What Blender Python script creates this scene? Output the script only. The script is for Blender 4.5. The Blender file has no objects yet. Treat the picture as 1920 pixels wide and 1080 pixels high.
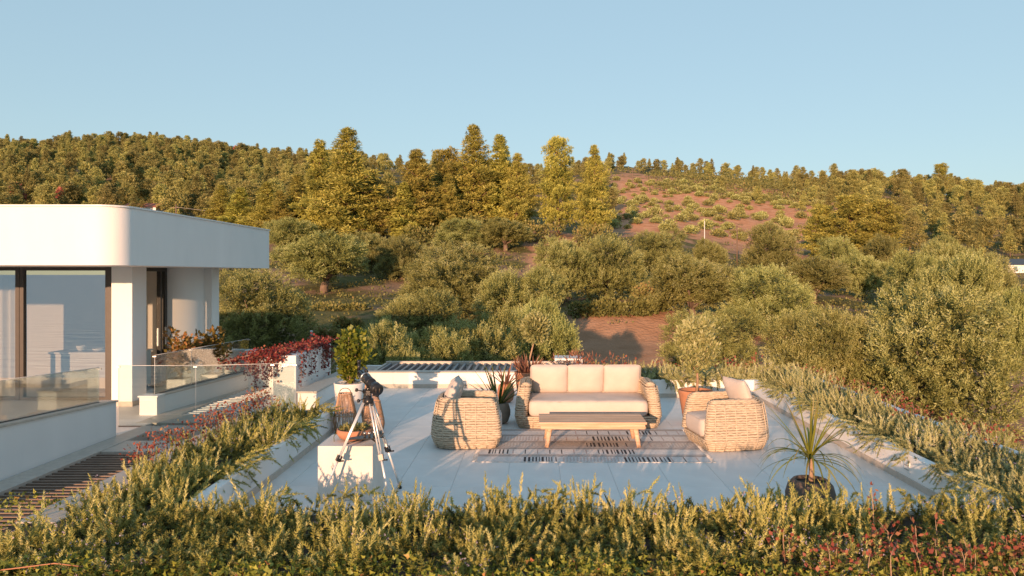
import bpy, bmesh, math, random
import numpy as np
from mathutils import Vector, Matrix

random.seed(7)
rng = np.random.default_rng(11)
R_ = math.radians
scene = bpy.context.scene
COL = scene.collection

# ------------------------------------------------------------------ camera
F, HC, VX, VY = 1390.0, 2.47, 1000.0, 514.0
cam = bpy.data.cameras.new('camera')
cam.sensor_width = 36.0
cam.lens = 36.0 * F / 1920.0
cam.shift_x = -(VX - 960.0) / 1920.0
cam.shift_y = -(540.0 - VY) / 1920.0
cam.clip_start = 0.1
cam.clip_end = 30000
camo = bpy.data.objects.new('camera', cam)
camo.location = (0, 0, HC)
camo.rotation_euler = (R_(90), 0, 0)
COL.objects.link(camo)
scene.camera = camo

# ------------------------------------------------------------------ world and sun
SUN_EL, SUN_DX = R_(7.6), 0.285          # light travels along (SUN_DX, 1) and down
w = bpy.data.worlds.new('World')
scene.world = w
w.use_nodes = True
nt = w.node_tree
sky = nt.nodes.new('ShaderNodeTexSky')
sky.sky_type = 'NISHITA'
sky.sun_disc = False
sky.sun_elevation = SUN_EL
sky.sun_rotation = math.atan2(-SUN_DX, -1.0)      # sun stands behind and to the left of the camera
sky.altitude = 0
sky.air_density = 1.0
sky.dust_density = 0.4
sky.ozone_density = 1.6
bg = nt.nodes['Background']
bg.inputs['Strength'].default_value = 0.15
hs = nt.nodes.new('ShaderNodeHueSaturation'); hs.inputs['Saturation'].default_value = 1.2
gm = nt.nodes.new('ShaderNodeGamma'); gm.inputs[1].default_value = .30
nt.links.new(sky.outputs[0], gm.inputs[0]); nt.links.new(gm.outputs[0], hs.inputs['Color']); mu = nt.nodes.new('ShaderNodeMix'); mu.data_type = 'RGBA'; mu.blend_type = 'MULTIPLY'; mu.inputs[0].default_value = 1; mu.inputs[7].default_value = (.77, .94, 1.03, 1)
nt.links.new(hs.outputs[0], mu.inputs[6]); nt.links.new(mu.outputs[2], bg.inputs['Color'])
sl = bpy.data.lights.new('sun', 'SUN')
sl.energy = 2.3
sl.angle = R_(0.6)
sl.color = (1.0, 0.585, 0.35)
so = bpy.data.objects.new('sun', sl)
COL.objects.link(so)
h_ = math.hypot(SUN_DX, 1)
d_ = Vector((SUN_DX / h_ * math.cos(SUN_EL), 1 / h_ * math.cos(SUN_EL), -math.sin(SUN_EL)))
so.rotation_euler = d_.to_track_quat('-Z', 'Y').to_euler()
so.location = (-20, -60, 30)
vs = scene.view_settings
scene.display_settings.display_device = 'sRGB'
vs.view_transform = 'Standard'
vs.look = 'None'
vs.exposure = 1.75
vs.gamma = 1
vs.use_curve_mapping = False
scene.cycles.use_denoising = True
scene.cycles.max_bounces = 6
scene.cycles.transparent_max_bounces = 12
scene.cycles.caustics_reflective = False
scene.cycles.caustics_refractive = False
scene.cycles.sample_clamp_indirect = 4

# ------------------------------------------------------------------ helpers
def P(px, py, Y):
    return Vector(((px - VX) * Y / F, Y, HC - (py - VY) * Y / F))

def link(o, parent=None):
    COL.objects.link(o)
    if parent is not None:
        o.parent = parent
    return o

def tag(o, label=None, cat=None, group=None, kind=None):
    if label: o['label'] = label
    if cat: o['category'] = cat
    if group: o['group'] = group
    if kind: o['kind'] = kind
    return o

def thing(name, label, cat, loc=(0, 0, 0), rz=0.0, group=None):
    o = bpy.data.objects.new(name, None)
    o.empty_display_size = 0.1
    o.location = loc
    o.rotation_euler = (0, 0, rz)
    link(o)
    return tag(o, label, cat, group)

def setmats(me, mats):
    for m in (mats if isinstance(mats, (list, tuple)) else [mats]):
        me.materials.append(m)

class MB:
    """collects shapes; build() links them as one mesh object"""
    def __init__(s):
        s.v, s.f, s.m, s.sm = [], [], [], []
    def add(s, v, f, mi=0, smooth=False):
        b = len(s.v)
        s.v.extend([tuple(p) for p in v])
        for q in f:
            s.f.append([i + b for i in q]); s.m.append(mi); s.sm.append(smooth)
        return s
    def box(s, x0, x1, y0, y1, z0, z1, mi=0, M=None, bev=0.0, seg=2, smooth=False):
        bm = bmesh.new()
        vs_ = [bm.verts.new(p) for p in ((x0, y0, z0), (x1, y0, z0), (x1, y1, z0), (x0, y1, z0), (x0, y0, z1), (x1, y0, z1), (x1, y1, z1), (x0, y1, z1))]
        for q in ((0, 3, 2, 1), (4, 5, 6, 7), (0, 1, 5, 4), (1, 2, 6, 5), (2, 3, 7, 6), (3, 0, 4, 7)):
            bm.faces.new([vs_[i] for i in q])
        if bev > 0:
            bmesh.ops.bevel(bm, geom=bm.edges[:], offset=bev, segments=seg, profile=0.5, affect='EDGES')
        bm.verts.index_update()
        v = [(M @ p.co if M else p.co) for p in bm.verts]
        f = [[q.index for q in fa.verts] for fa in bm.faces]
        bm.free()
        return s.add(v, f, mi, smooth or bev > 0.02)
    def tube(s, path, rad, n=6, mi=0, closed=False, smooth=True, flat=None, cap=True):
        path = [Vector(p) for p in path]
        k = len(path)
        rad = [rad] * k if not hasattr(rad, '__len__') else rad
        v, f = [], []
        up = Vector((0, 0, 1))
        for i, p in enumerate(path):
            a = path[(i - 1) % k] if (closed or i > 0) else p
            b = path[(i + 1) % k] if (closed or i < k - 1) else p
            t = (b - a).normalized() if (b - a).length > 1e-9 else up
            ref = up if abs(t.z) < 0.95 else Vector((1, 0, 0))
            x = t.cross(ref).normalized(); y = x.cross(t).normalized()
            for j in range(n):
                an = 2 * math.pi * (j + .5) / n
                v.append(p + (x * math.cos(an) * (flat or 1) + y * math.sin(an)) * rad[i])
        for i in range(k if closed else k - 1):
            for j in range(n):
                a, b = i * n + j, i * n + (j + 1) % n
                c, d = ((i + 1) % k) * n + (j + 1) % n, ((i + 1) % k) * n + j
                f.append((a, b, c, d))
        if cap and not closed:
            f.append(list(range(n))[::-1]); f.append([(k - 1) * n + j for j in range(n)])
        return s.add(v, f, mi, smooth)
    def lathe(s, prof, n=32, c=(0, 0, 0), mi=0, smooth=True, sx=1, sy=1):
        v, f = [], []
        for r, z in prof:
            for j in range(n):
                a = 2 * math.pi * j / n
                v.append((c[0] + r * sx * math.cos(a), c[1] + r * sy * math.sin(a), c[2] + z))
        for i in range(len(prof) - 1):
            for j in range(n):
                f.append((i * n + j, i * n + (j + 1) % n, (i + 1) * n + (j + 1) % n, (i + 1) * n + j))
        if prof[0][0] > 1e-4: f.append(list(range(n))[::-1])
        if prof[-1][0] > 1e-4: f.append([(len(prof) - 1) * n + j for j in range(n)])
        return s.add(v, f, mi, smooth)
    def prism(s, poly, z0, z1, mi=0, smooth=False):
        n = len(poly)
        v = [(x, y, z0) for x, y in poly] + [(x, y, z1) for x, y in poly]
        f = [(i, (i + 1) % n, (i + 1) % n + n, i + n) for i in range(n)]
        s.add(v, f, mi, smooth)
        return s.add(v, [list(range(n))[::-1], list(range(n, 2 * n))], mi, False)
    def mesh(s, name, mats):
        me = bpy.data.meshes.new(name)
        me.from_pydata(s.v, [], s.f)
        setmats(me, mats)
        me.polygons.foreach_set('material_index', s.m)
        me.polygons.foreach_set('use_smooth', s.sm)
        me.update()
        return me
    def build(s, name, mats, parent=None, loc=None, rot=None):
        o = bpy.data.objects.new(name, s.mesh(name, mats))
        if loc is not None: o.location = loc
        if rot is not None: o.rotation_euler = rot
        return link(o, parent)

class Tri:
    """large triangle soups for foliage, built with numpy"""
    def __init__(s):
        s.V, s.Fc, s.T, s.n, s.M = [], [], [], 0, []
    def inst(s, proto, R, T, tint, mi=0):
        V, Fa = proto
        N = len(T)
        if N == 0: return s
        vv = np.einsum('nij,vj->nvi', R, V) + T[:, None, :]
        s.V.append(vv.reshape(-1, 3).astype(np.float32))
        nf = (Fa[None] + (np.arange(N) * len(V))[:, None, None] + s.n).reshape(-1, 3)
        s.Fc.append(nf)
        s.M.append(np.full(len(nf), mi, np.int32))
        s.T.append(np.repeat(np.asarray(tint, np.float32), len(V)))
        s.n += N * len(V)
        return s
    def mesh(s, name, mats):
        V = np.concatenate(s.V); Fa = np.concatenate(s.Fc).astype(np.int32); T = np.concatenate(s.T); M = np.concatenate(s.M)
        me = bpy.data.meshes.new(name)
        me.vertices.add(len(V)); me.vertices.foreach_set('co', V.ravel())
        me.loops.add(len(Fa) * 3); me.loops.foreach_set('vertex_index', Fa.ravel())
        me.polygons.add(len(Fa))
        me.polygons.foreach_set('loop_start', np.arange(0, len(Fa) * 3, 3, dtype=np.int32))
        setmats(me, mats)
        me.polygons.foreach_set('material_index', M)
        a = me.attributes.new('tint', 'FLOAT', 'POINT'); a.data.foreach_set('value', T)
        me.update(calc_edges=True)
        return me
    def build(s, name, mats, parent=None, loc=None):
        o = bpy.data.objects.new(name, s.mesh(name, mats))
        if loc is not None: o.location = loc
        return link(o, parent)

def unit(a):
    return a / np.maximum(np.linalg.norm(a, axis=-1, keepdims=True), 1e-9)

def basis(d, scale, r=None, wide=None):
    """rotation matrices with local z along d, random roll, scaled"""
    r = r or rng
    d = unit(np.asarray(d, float)); N = len(d)
    ref = np.where(np.abs(d[:, 2:3]) < .9, np.array([[0, 0, 1.]]), np.array([[1., 0, 0]]))
    x = unit(np.cross(ref, d)); y = np.cross(d, x)
    an = r.uniform(0, 2 * np.pi, N)[:, None]
    x2 = x * np.cos(an) + y * np.sin(an); y2 = np.cross(d, x2)
    sc = np.asarray(scale, float).reshape(-1, 1) * np.ones((N, 1))
    wd = sc if wide is None else np.asarray(wide, float).reshape(-1, 1) * np.ones((N, 1))
    return np.stack([x2 * wd, y2 * wd, d * sc], axis=2)

# ------------------------------------------------------------------ materials
def newmat(name):
    m = bpy.data.materials.new(name); m.use_nodes = True
    nt = m.node_tree
    return m, nt, nt.nodes['Principled BSDF'], nt.nodes, nt.links

def mat_plain(name, col, rough=.6, noise=.12, scale=8.0, bump=0.0, bscale=60.0, metal=0.0, stretch=None, spec=.4):
    m, nt, b, N, L = newmat(name)
    b.inputs['Roughness'].default_value = rough
    b.inputs['Metallic'].default_value = metal
    b.inputs['Specular IOR Level'].default_value = spec
    tc = N.new('ShaderNodeTexCoord'); mp = N.new('ShaderNodeMapping'); L.new(tc.outputs['Object'], mp.inputs[0])
    if stretch: mp.inputs['Scale'].default_value = stretch
    nz = N.new('ShaderNodeTexNoise'); nz.inputs['Scale'].default_value = scale; nz.inputs['Detail'].default_value = 6
    L.new(mp.outputs[0], nz.inputs['Vector'])
    cr = N.new('ShaderNodeValToRGB')
    c0 = [max(0, c * (1 - noise)) for c in col]; c1 = [min(1, c * (1 + noise)) for c in col]
    cr.color_ramp.elements[0].position = .3; cr.color_ramp.elements[1].position = .7
    cr.color_ramp.elements[0].color = (*c0, 1); cr.color_ramp.elements[1].color = (*c1, 1)
    L.new(nz.outputs['Fac'], cr.inputs[0]); L.new(cr.outputs[0], b.inputs['Base Color'])
    if bump:
        n2 = N.new('ShaderNodeTexNoise'); n2.inputs['Scale'].default_value = bscale; n2.inputs['Detail'].default_value = 4
        L.new(mp.outputs[0], n2.inputs['Vector'])
        bp = N.new('ShaderNodeBump'); bp.inputs['Strength'].default_value = bump; bp.inputs['Distance'].default_value = .01
        L.new(n2.outputs['Fac'], bp.inputs['Height']); L.new(bp.outputs[0], b.inputs['Normal'])
    return m

def mat_leaf(name, cols, rough=.55, trans=.25, objvar=.0, spec=.3):
    """leaf colour from the 'tint' attribute through a ramp, with some light passing through"""
    m, nt, b, N, L = newmat(name)
    at = N.new('ShaderNodeAttribute'); at.attribute_name = 'tint'
    cr = N.new('ShaderNodeValToRGB')
    while len(cr.color_ramp.elements) < len(cols): cr.color_ramp.elements.new(.5)
    for i, c in enumerate(cols):
        p, cc = c
        cr.color_ramp.elements[i].position = p
        cr.color_ramp.elements[i].color = (*cc, 1)
    L.new(at.outputs['Fac'], cr.inputs[0])
    col = cr.outputs[0]
    if objvar:
        oi = N.new('ShaderNodeObjectInfo')
        hs = N.new('ShaderNodeHueSaturation')
        mr = N.new('ShaderNodeMapRange'); mr.inputs['To Min'].default_value = 1 - objvar; mr.inputs['To Max'].default_value = 1 + objvar
        L.new(oi.outputs['Random'], mr.inputs['Value']); L.new(mr.outputs[0], hs.inputs['Value'])
        m2 = N.new('ShaderNodeMath'); m2.operation = 'MULTIPLY_ADD'; m2.inputs[1].default_value = .026; m2.inputs[2].default_value = .489
        L.new(oi.outputs['Random'], m2.inputs[0]); L.new(m2.outputs[0], hs.inputs['Hue'])
        L.new(col, hs.inputs['Color']); col = hs.outputs[0]
    L.new(col, b.inputs['Base Color'])
    b.inputs['Roughness'].default_value = rough
    b.inputs['Specular IOR Level'].default_value = spec
    tr = N.new('ShaderNodeBsdfTranslucent'); L.new(col, tr.inputs['Color'])
    mx = N.new('ShaderNodeMixShader'); mx.inputs[0].default_value = trans
    L.new(b.outputs[0], mx.inputs[1]); L.new(tr.outputs[0], mx.inputs[2])
    L.new(mx.outputs[0], N['Material Output'].inputs['Surface'])
    return m

def mat_glass(name, refl, tint):
    m, nt, b, N, L = newmat(name)
    N.remove(b)
    t = N.new('ShaderNodeBsdfTransparent'); t.inputs[0].default_value = (*tint, 1)
    g = N.new('ShaderNodeBsdfGlossy'); g.inputs['Roughness'].default_value = 0.0
    fr = N.new('ShaderNodeLayerWeight'); fr.inputs['Blend'].default_value = .35
    mr = N.new('ShaderNodeMapRange'); mr.inputs['To Min'].default_value = refl; mr.inputs['To Max'].default_value = min(1, refl + .55)
    L.new(fr.outputs['Fresnel'], mr.inputs['Value'])
    mx = N.new('ShaderNodeMixShader')
    L.new(mr.outputs[0], mx.inputs[0]); L.new(t.outputs[0], mx.inputs[1]); L.new(g.outputs[0], mx.inputs[2])
    L.new(mx.outputs[0], N['Material Output'].inputs['Surface'])
    return m

def mat_wood(name, c0, c1, rough=.55, scale=(1.5, 30, 30)):
    m, nt, b, N, L = newmat(name)
    tc = N.new('ShaderNodeTexCoord'); mp = N.new('ShaderNodeMapping'); mp.inputs['Scale'].default_value = scale
    L.new(tc.outputs['Object'], mp.inputs[0])
    nz = N.new('ShaderNodeTexNoise'); nz.inputs['Scale'].default_value = 1.6; nz.inputs['Detail'].default_value = 8; nz.inputs['Distortion'].default_value = .6
    L.new(mp.outputs[0], nz.inputs['Vector'])
    oi = N.new('ShaderNodeObjectInfo'); ad = N.new('ShaderNodeMath'); ad.operation = 'MULTIPLY_ADD'; ad.inputs[1].default_value = .16; ad.inputs[2].default_value = -.08
    L.new(oi.outputs['Random'], ad.inputs[0])
    a2 = N.new('ShaderNodeMath'); L.new(nz.outputs['Fac'], a2.inputs[0]); L.new(ad.outputs[0], a2.inputs[1])
    cr = N.new('ShaderNodeValToRGB'); cr.color_ramp.elements[0].position = .32; cr.color_ramp.elements[1].position = .68
    cr.color_ramp.elements[0].color = (*c0, 1); cr.color_ramp.elements[1].color = (*c1, 1)
    L.new(a2.outputs[0], cr.inputs[0]); L.new(cr.outputs[0], b.inputs['Base Color'])
    b.inputs['Roughness'].default_value = rough; b.inputs['Specular IOR Level'].default_value = .12
    bp = N.new('ShaderNodeBump'); bp.inputs['Strength'].default_value = .25; bp.inputs['Distance'].default_value = .004
    L.new(nz.outputs['Fac'], bp.inputs['Height']); L.new(bp.outputs[0], b.inputs['Normal'])
    return m

def mat_objvar(name, col, var=.1, rough=.5, scale=3.0, bump=.1, bscale=40):
    m = mat_plain(name, col, rough, .06, scale, bump, bscale)
    N, L = m.node_tree.nodes, m.node_tree.links
    b = N['Principled BSDF']
    src = b.inputs['Base Color'].links[0].from_socket
    hs = N.new('ShaderNodeHueSaturation'); oi = N.new('ShaderNodeObjectInfo')
    mr = N.new('ShaderNodeMapRange'); mr.inputs['To Min'].default_value = 1 - var; mr.inputs['To Max'].default_value = 1 + var
    L.new(oi.outputs['Random'], mr.inputs['Value']); L.new(mr.outputs[0], hs.inputs['Value'])
    L.new(src, hs.inputs['Color']); L.new(hs.outputs[0], b.inputs['Base Color'])
    return m

M = {}
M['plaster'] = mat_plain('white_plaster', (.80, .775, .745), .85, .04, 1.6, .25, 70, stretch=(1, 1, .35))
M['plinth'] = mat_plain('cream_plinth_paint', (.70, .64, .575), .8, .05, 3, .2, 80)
M['plaster_in'] = mat_plain('interior_plaster', (.82, .79, .74), .85, .03, 2, .05, 60)
M['stone'] = mat_plain('beige_stone', (.50, .44, .375), .6, .10, 14, .15, 70)
M['stone_grey'] = mat_plain('grey_stone', (.40, .38, .355), .6, .10, 14, .15, 70)
M['tile'] = mat_objvar('floor_tile', (.70, .68, .65), .035, .55, 2.5, .08, 120)
M['grout'] = mat_plain('grout', (.52, .50, .48), .9, .1, 20)
M['darkmetal'] = mat_plain('dark_bronze_metal', (.045, .038, .033), .45, .1, 10)
M['slat'] = mat_plain('slat_anthracite', (.05, .052, .058), .4, .12, 10)
M['slatgrey'] = mat_plain('slat_grey', (.20, .195, .20), .45, .12, 10)
M['slatbrown'] = mat_plain('slat_brown', (.20, .14, .105), .5, .15, 10)
M['whitemetal'] = mat_plain('white_metal', (.75, .74, .72), .4, .03, 10)
M['steel'] = mat_plain('steel', (.62, .61, .60), .3, .05, 20, metal=.9)
M['alu'] = mat_plain('aluminium', (.78, .76, .73), .38, .06, 25, metal=.55)
M['black'] = mat_plain('black_plastic', (.018, .018, .02), .32, .15, 20)
M['blackgloss'] = mat_plain('black_lacquer', (.015, .014, .015), .15, .1, 20)
M['fabric'] = mat_plain('cream_fabric', (.56, .485, .43), .95, .05, 6, .35, 160, spec=.1)
M['fabric_grey'] = mat_plain('pale_fabric', (.63, .60, .57), .95, .05, 6, .35, 160, spec=.1)
M['wicker'] = mat_plain('wicker', (.50, .405, .295), .6, .22, 26, .3, 120, stretch=(1, 1, 2.5))
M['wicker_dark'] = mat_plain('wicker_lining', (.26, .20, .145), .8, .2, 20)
M['teak'] = mat_wood('teak', (.50, .30, .185), (.70, .48, .33), .85)
M['rattan'] = mat_plain('rattan_rod', (.40, .245, .15), .6, .25, 30, .2, 80)
M['terracotta'] = mat_plain('terracotta', (.40, .185, .105), .8, .18, 7, .2, 60)
M['rust'] = mat_plain('rusty_clay', (.36, .16, .085), .75, .25, 6, .25, 50)
M['taupe'] = mat_plain('taupe_clay', (.25, .205, .165), .8, .15, 7, .25, 60)
M['brownclay'] = mat_plain('dark_brown_clay', (.105, .078, .062), .75, .15, 10, .3, 60)
M['ceramic'] = mat_plain('white_ceramic', (.74, .72, .69), .5, .04, 8)
M['soil'] = mat_plain('potting_soil', (.06, .042, .03), .95, .4, 30, .6, 60)
M['pebble'] = mat_plain('white_pebble', (.70, .68, .65), .7, .1, 30)
M['bark'] = mat_plain('bark', (.17, .12, .085), .9, .3, 9, .7, 25, stretch=(1, 1, .25))
M['barkpine'] = mat_plain('pine_bark', (.20, .115, .075), .9, .3, 6, .6, 25, stretch=(1, 1, .3))
M['stem'] = mat_plain('pale_stem', (.34, .22, .14), .8, .25, 20, .3, 60)
M['redtile'] = mat_plain('red_roof_tile', (.40, .13, .075), .8, .25, 3)
M['candle'] = mat_plain('candle_wax', (.75, .70, .60), .6, .03, 8)
M['curtain'] = mat_plain('sheer_curtain', (.78, .76, .72), .9, .03, 6)
M['window_glass'] = mat_glass('window_glass', .50, (.93, .94, .90))
M['glass'] = mat_glass('balustrade_glass', .05, (.90, .945, .935))
M['lens'] = mat_glass('lens_glass', .35, (.5, .5, .6))

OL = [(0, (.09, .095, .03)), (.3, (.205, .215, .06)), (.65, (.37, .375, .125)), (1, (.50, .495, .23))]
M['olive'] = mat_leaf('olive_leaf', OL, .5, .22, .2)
M['olive_near'] = mat_leaf('olive_leaf_pot', [(0, (.13, .14, .045)), (.5, (.31, .31, .11)), (1, (.50, .47, .23))], .5, .28)
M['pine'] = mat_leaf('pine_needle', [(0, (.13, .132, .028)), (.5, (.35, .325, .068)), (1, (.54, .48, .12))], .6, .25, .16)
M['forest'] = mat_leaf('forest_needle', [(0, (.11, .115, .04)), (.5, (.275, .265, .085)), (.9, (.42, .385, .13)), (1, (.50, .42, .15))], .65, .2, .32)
M['redtree'] = mat_leaf('red_foliage', [(0, (0.240, 0.075, 0.053)), (1, (0.450, 0.150, 0.105))], .65, .2)
M['rosemary'] = mat_leaf('rosemary_needle', [(0, (.07, .078, .02)), (.25, (.19, .19, .045)), (.5, (.40, .375, .10)), (.8, (.56, .52, .19)), (.93, (.62, .57, .27)), (.96, (.52, .42, .56)), (1, (.64, .54, .66))], .55, .28)
M['rosemary_pale'] = mat_leaf('pale_rosemary_needle', [(0, (.09, .10, .04)), (.25, (.22, .225, .09)), (.5, (.40, .39, .16)), (.8, (.53, .51, .25)), (.93, (.60, .57, .33)), (.96, (.52, .44, .58)), (1, (.64, .56, .70))], .55, .28)
M['redleaf'] = mat_leaf('red_leaf', [(0, (.12, .03, .025)), (.4, (.27, .06, .042)), (.7, (.36, .13, .07)), (.88, (.30, .18, .075)), (1, (.17, .18, .05))], .5, .3)
M['vine'] = mat_leaf('red_vine_leaf', [(0, (.10, .02, .022)), (.6, (.25, .04, .04)), (1, (.32, .12, .07))], .5, .25)
M['ivy'] = mat_leaf('ivy_leaf', [(0, (.10, .125, .025)), (.5, (.27, .29, .05)), (.85, (.45, .43, .09)), (.95, (.50, .25, .09)), (1, (.52, .20, .09))], .42, .3)
M['ficus'] = mat_leaf('glossy_green_leaf', [(0, (.06, .085, .012)), (.5, (.15, .18, .022)), (1, (.29, .28, .04))], .4, .3)
M['autumn'] = mat_leaf('turning_leaf', [(0, (.10, .075, .022)), (.5, (.20, .15, .035)), (.8, (.36, .175, .06)), (1, (.48, .23, .10))], .5, .3)
M['scrub'] = mat_leaf('scrub_leaf', [(0, (.09, .10, .03)), (.5, (.20, .20, .06)), (.85, (.31, .26, .09)), (1, (.42, .24, .12))], .6, .2)
M['grassred'] = mat_leaf('red_grass_blade', [(0, (.16, .06, .04)), (.6, (.28, .12, .08)), (1, (.34, .20, .12))], .6, .25)
M['blade'] = mat_leaf('sword_leaf', [(0, (.07, .085, .02)), (.6, (.16, .165, .04)), (1, (.26, .225, .075))], .45, .25, .12)
M['blade_yellow'] = mat_leaf('yellow_green_leaf', [(0, (.13, .14, .02)), (.6, (.25, .25, .035)), (1, (.34, .26, .10))], .45, .3, .15)
M['succulent'] = mat_leaf('succulent_leaf', [(0, (.14, .16, .05)), (1, (.36, .30, .12))], .5, .2)

# terrain: brown earth, dry grass and the red soil of the terraced hill
def mat_terrain():
    m, nt, b, N, L = newmat('hillside_ground')
    tc = N.new('ShaderNodeTexCoord')
    def noise(sc, det=8):
        n = N.new('ShaderNodeTexNoise'); n.inputs['Scale'].default_value = sc; n.inputs['Detail'].default_value = det
        L.new(tc.outputs['Object'], n.inputs['Vector']); return n.outputs['Fac']
    def ramp(fac, a, ca, c, cc):
        r = N.new('ShaderNodeValToRGB'); r.color_ramp.elements[0].position = a; r.color_ramp.elements[1].position = c
        r.color_ramp.elements[0].color = (*ca, 1); r.color_ramp.elements[1].color = (*cc, 1); L.new(fac, r.inputs[0]); return r.outputs[0]
    def mix(f, a, c):
        x = N.new('ShaderNodeMix'); x.data_type = 'RGBA'; L.new(f, x.inputs[0]); L.new(a, x.inputs[6]); L.new(c, x.inputs[7]); return x.outputs[2]
    earth = ramp(noise(.9), .3, (.20, .135, .088), .7, (.33, .22, .145))
    grass = ramp(noise(1.7), .3, (.075, .078, .026), .7, (.175, .15, .06))
    red = ramp(noise(.55), .3, (.42, .20, .10), .7, (.60, .33, .20))
    at = N.new('ShaderNodeAttribute'); at.attribute_name = 'soil'
    ag = N.new('ShaderNodeAttribute'); ag.attribute_name = 'green'
    g1 = N.new('ShaderNodeMath'); g1.operation = 'ADD'; L.new(noise(.16), g1.inputs[0]); L.new(ag.outputs['Fac'], g1.inputs[1])
    gm = ramp(g1.outputs[0], .92, (0, 0, 0), 1.05, (1, 1, 1))
    c = mix(at.outputs['Fac'], earth, red)
    c = mix(gm, c, grass)
    L.new(c, b.inputs['Base Color']); b.inputs['Roughness'].default_value = .95; b.inputs['Specular IOR Level'].default_value = .1
    bp = N.new('ShaderNodeBump'); bp.inputs['Strength'].default_value = .8; bp.inputs['Distance'].default_value = .15
    L.new(noise(3.5, 10), bp.inputs['Height']); L.new(bp.outputs[0], b.inputs['Normal'])
    return m
M['terrain'] = mat_terrain()

def mat_sea():
    m, nt, b, N, L = newmat('sea_water')
    b.inputs['Base Color'].default_value = (.34, .56, .68, 1)
    b.inputs['Roughness'].default_value = .4
    b.inputs['Specular IOR Level'].default_value = .2
    tc = N.new('ShaderNodeTexCoord'); mp = N.new('ShaderNodeMapping'); mp.inputs['Scale'].default_value = (.35, 1, 1)
    L.new(tc.outputs['Object'], mp.inputs[0])
    n = N.new('ShaderNodeTexNoise'); n.inputs['Scale'].default_value = .35; n.inputs['Detail'].default_value = 6; L.new(mp.outputs[0], n.inputs['Vector'])
    bp = N.new('ShaderNodeBump'); bp.inputs['Strength'].default_value = 1.0; bp.inputs['Distance'].default_value = 1.5
    L.new(n.outputs['Fac'], bp.inputs['Height']); L.new(bp.outputs[0], b.inputs['Normal'])
    return m
M['sea'] = mat_sea()

# ------------------------------------------------------------------ terrain
TY = np.array([18, 32, 45, 54, 60, 75, 95, 115, 150, 200, 260, 330, 400, 470, 620, 900.])
TX = np.array([-900, -400, 0, 200, 600, 1000, 1160, 1500, 1900, 2400, 3000.])
TZ = np.array([
    [-3, -3, -3, -3, -2.6, -3.2, -4, -4, -4, -4.2, -4.4],
    [-2.4, -2.2, -2.2, -2.2, -2.2, -3.3, -3.9, -3.8, -3.9, -4.2, -4.4],
    [-2, -1.6, -1.5, -1.5, -1.8, -3.4, -3.5, -3.3, -3.5, -3.8, -4],
    [-1, -.8, -.8, -.8, -1.2, -2.4, -2.5, -2.4, -3.0, -3.4, -3.6],
    [0, 0, 0, -.2, -.5, -.6, -.6, -1.4, -2.6, -3.0, -3.2],
    [2, 1, .8, .6, .15, .4, .5, -.3, -1.6, -2, -2],
    [5, 4, 3.7, 3.5, 3.3, 4, 3.5, 1.3, 0, 0, 0],
    [9, 8, 7.3, 7, 7.5, 8.5, 7.5, 4, 1.5, 1, 1],
    [14, 13, 12, 12, 12, 14, 13.5, 9, 5.5, 4, 4],
    [24, 24, 23, 22, 20, 20.5, 21.5, 18, 14, 12, 10],
    [40, 40, 39, 38, 34, 32, 36, 32, 27, 22, 20],
    [55, 55, 55, 57, 50, 45, 50, 44, 35.5, 29, 26],
    [60, 60, 63, 70, 60, 48, 53, 46, 35, 29, 26],
    [58, 58, 62, 70, 58, 46, 50, 43, 33, 28, 25],
    [40, 40, 45, 50, 42, 35, 38, 32, 28, 24, 22],
    [20, 20, 20, 22, 20, 18, 18, 16, 14, 12, 10]], float)

def gz(X, Y):
    X = np.asarray(X, float); Y = np.asarray(Y, float)
    Yc = np.clip(Y, 18, 899.9)
    px = np.clip(VX + F * X / Yc, -899, 2999)
    i = np.clip(np.searchsorted(TY, Yc, 'right') - 1, 0, len(TY) - 2)
    j = np.clip(np.searchsorted(TX, px, 'right') - 1, 0, len(TX) - 2)
    fy = (Yc - TY[i]) / (TY[i + 1] - TY[i]); fx = (px - TX[j]) / (TX[j + 1] - TX[j])
    fx = fx * fx * (3 - 2 * fx)
    z = (TZ[i, j] * (1 - fx) + TZ[i, j + 1] * fx) * (1 - fy) + (TZ[i + 1, j] * (1 - fx) + TZ[i + 1, j + 1] * fx) * fy
    amp = np.clip((Yc - 30) / 120, 0, 1)
    z = z + amp * (.7 * np.sin(X * .11 + Y * .05) * np.sin(Y * .083 - X * .03) + .35 * np.sin(X * .31 + 1.7) * np.sin(Y * .27))
    low = np.clip((-8 - Y) / 30, 0, 1)
    return z - low * 7

def soil_at(X, Y):
    px = VX + F * X / np.maximum(Y, 18)
    s = np.clip((px - 1130) / 40, 0, 1) * np.clip((1640 - px) / 90, 0, 1) * np.clip((Y - 118) / 20, 0, 1) * np.clip((300 - Y) / 40, 0, 1)
    s2 = np.clip((px - 985) / 20, 0, 1) * np.clip((1085 - px) / 20, 0, 1) * np.clip((Y - 88) / 8, 0, 1) * np.clip((125 - Y) / 8, 0, 1)
    s3 = .55 * np.clip((px - 1000) / 40, 0, 1) * np.clip((Y - 24) / 8, 0, 1) * np.clip((66 - Y) / 8, 0, 1)
    s4 = np.clip((px - 570) / 20, 0, 1) * np.clip((700 - px) / 20, 0, 1) * np.clip((Y - 50) / 6, 0, 1) * np.clip((70 - Y) / 6, 0, 1) * .7
    return np.clip(s + s2 + s3 + s4, 0, 1)

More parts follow.
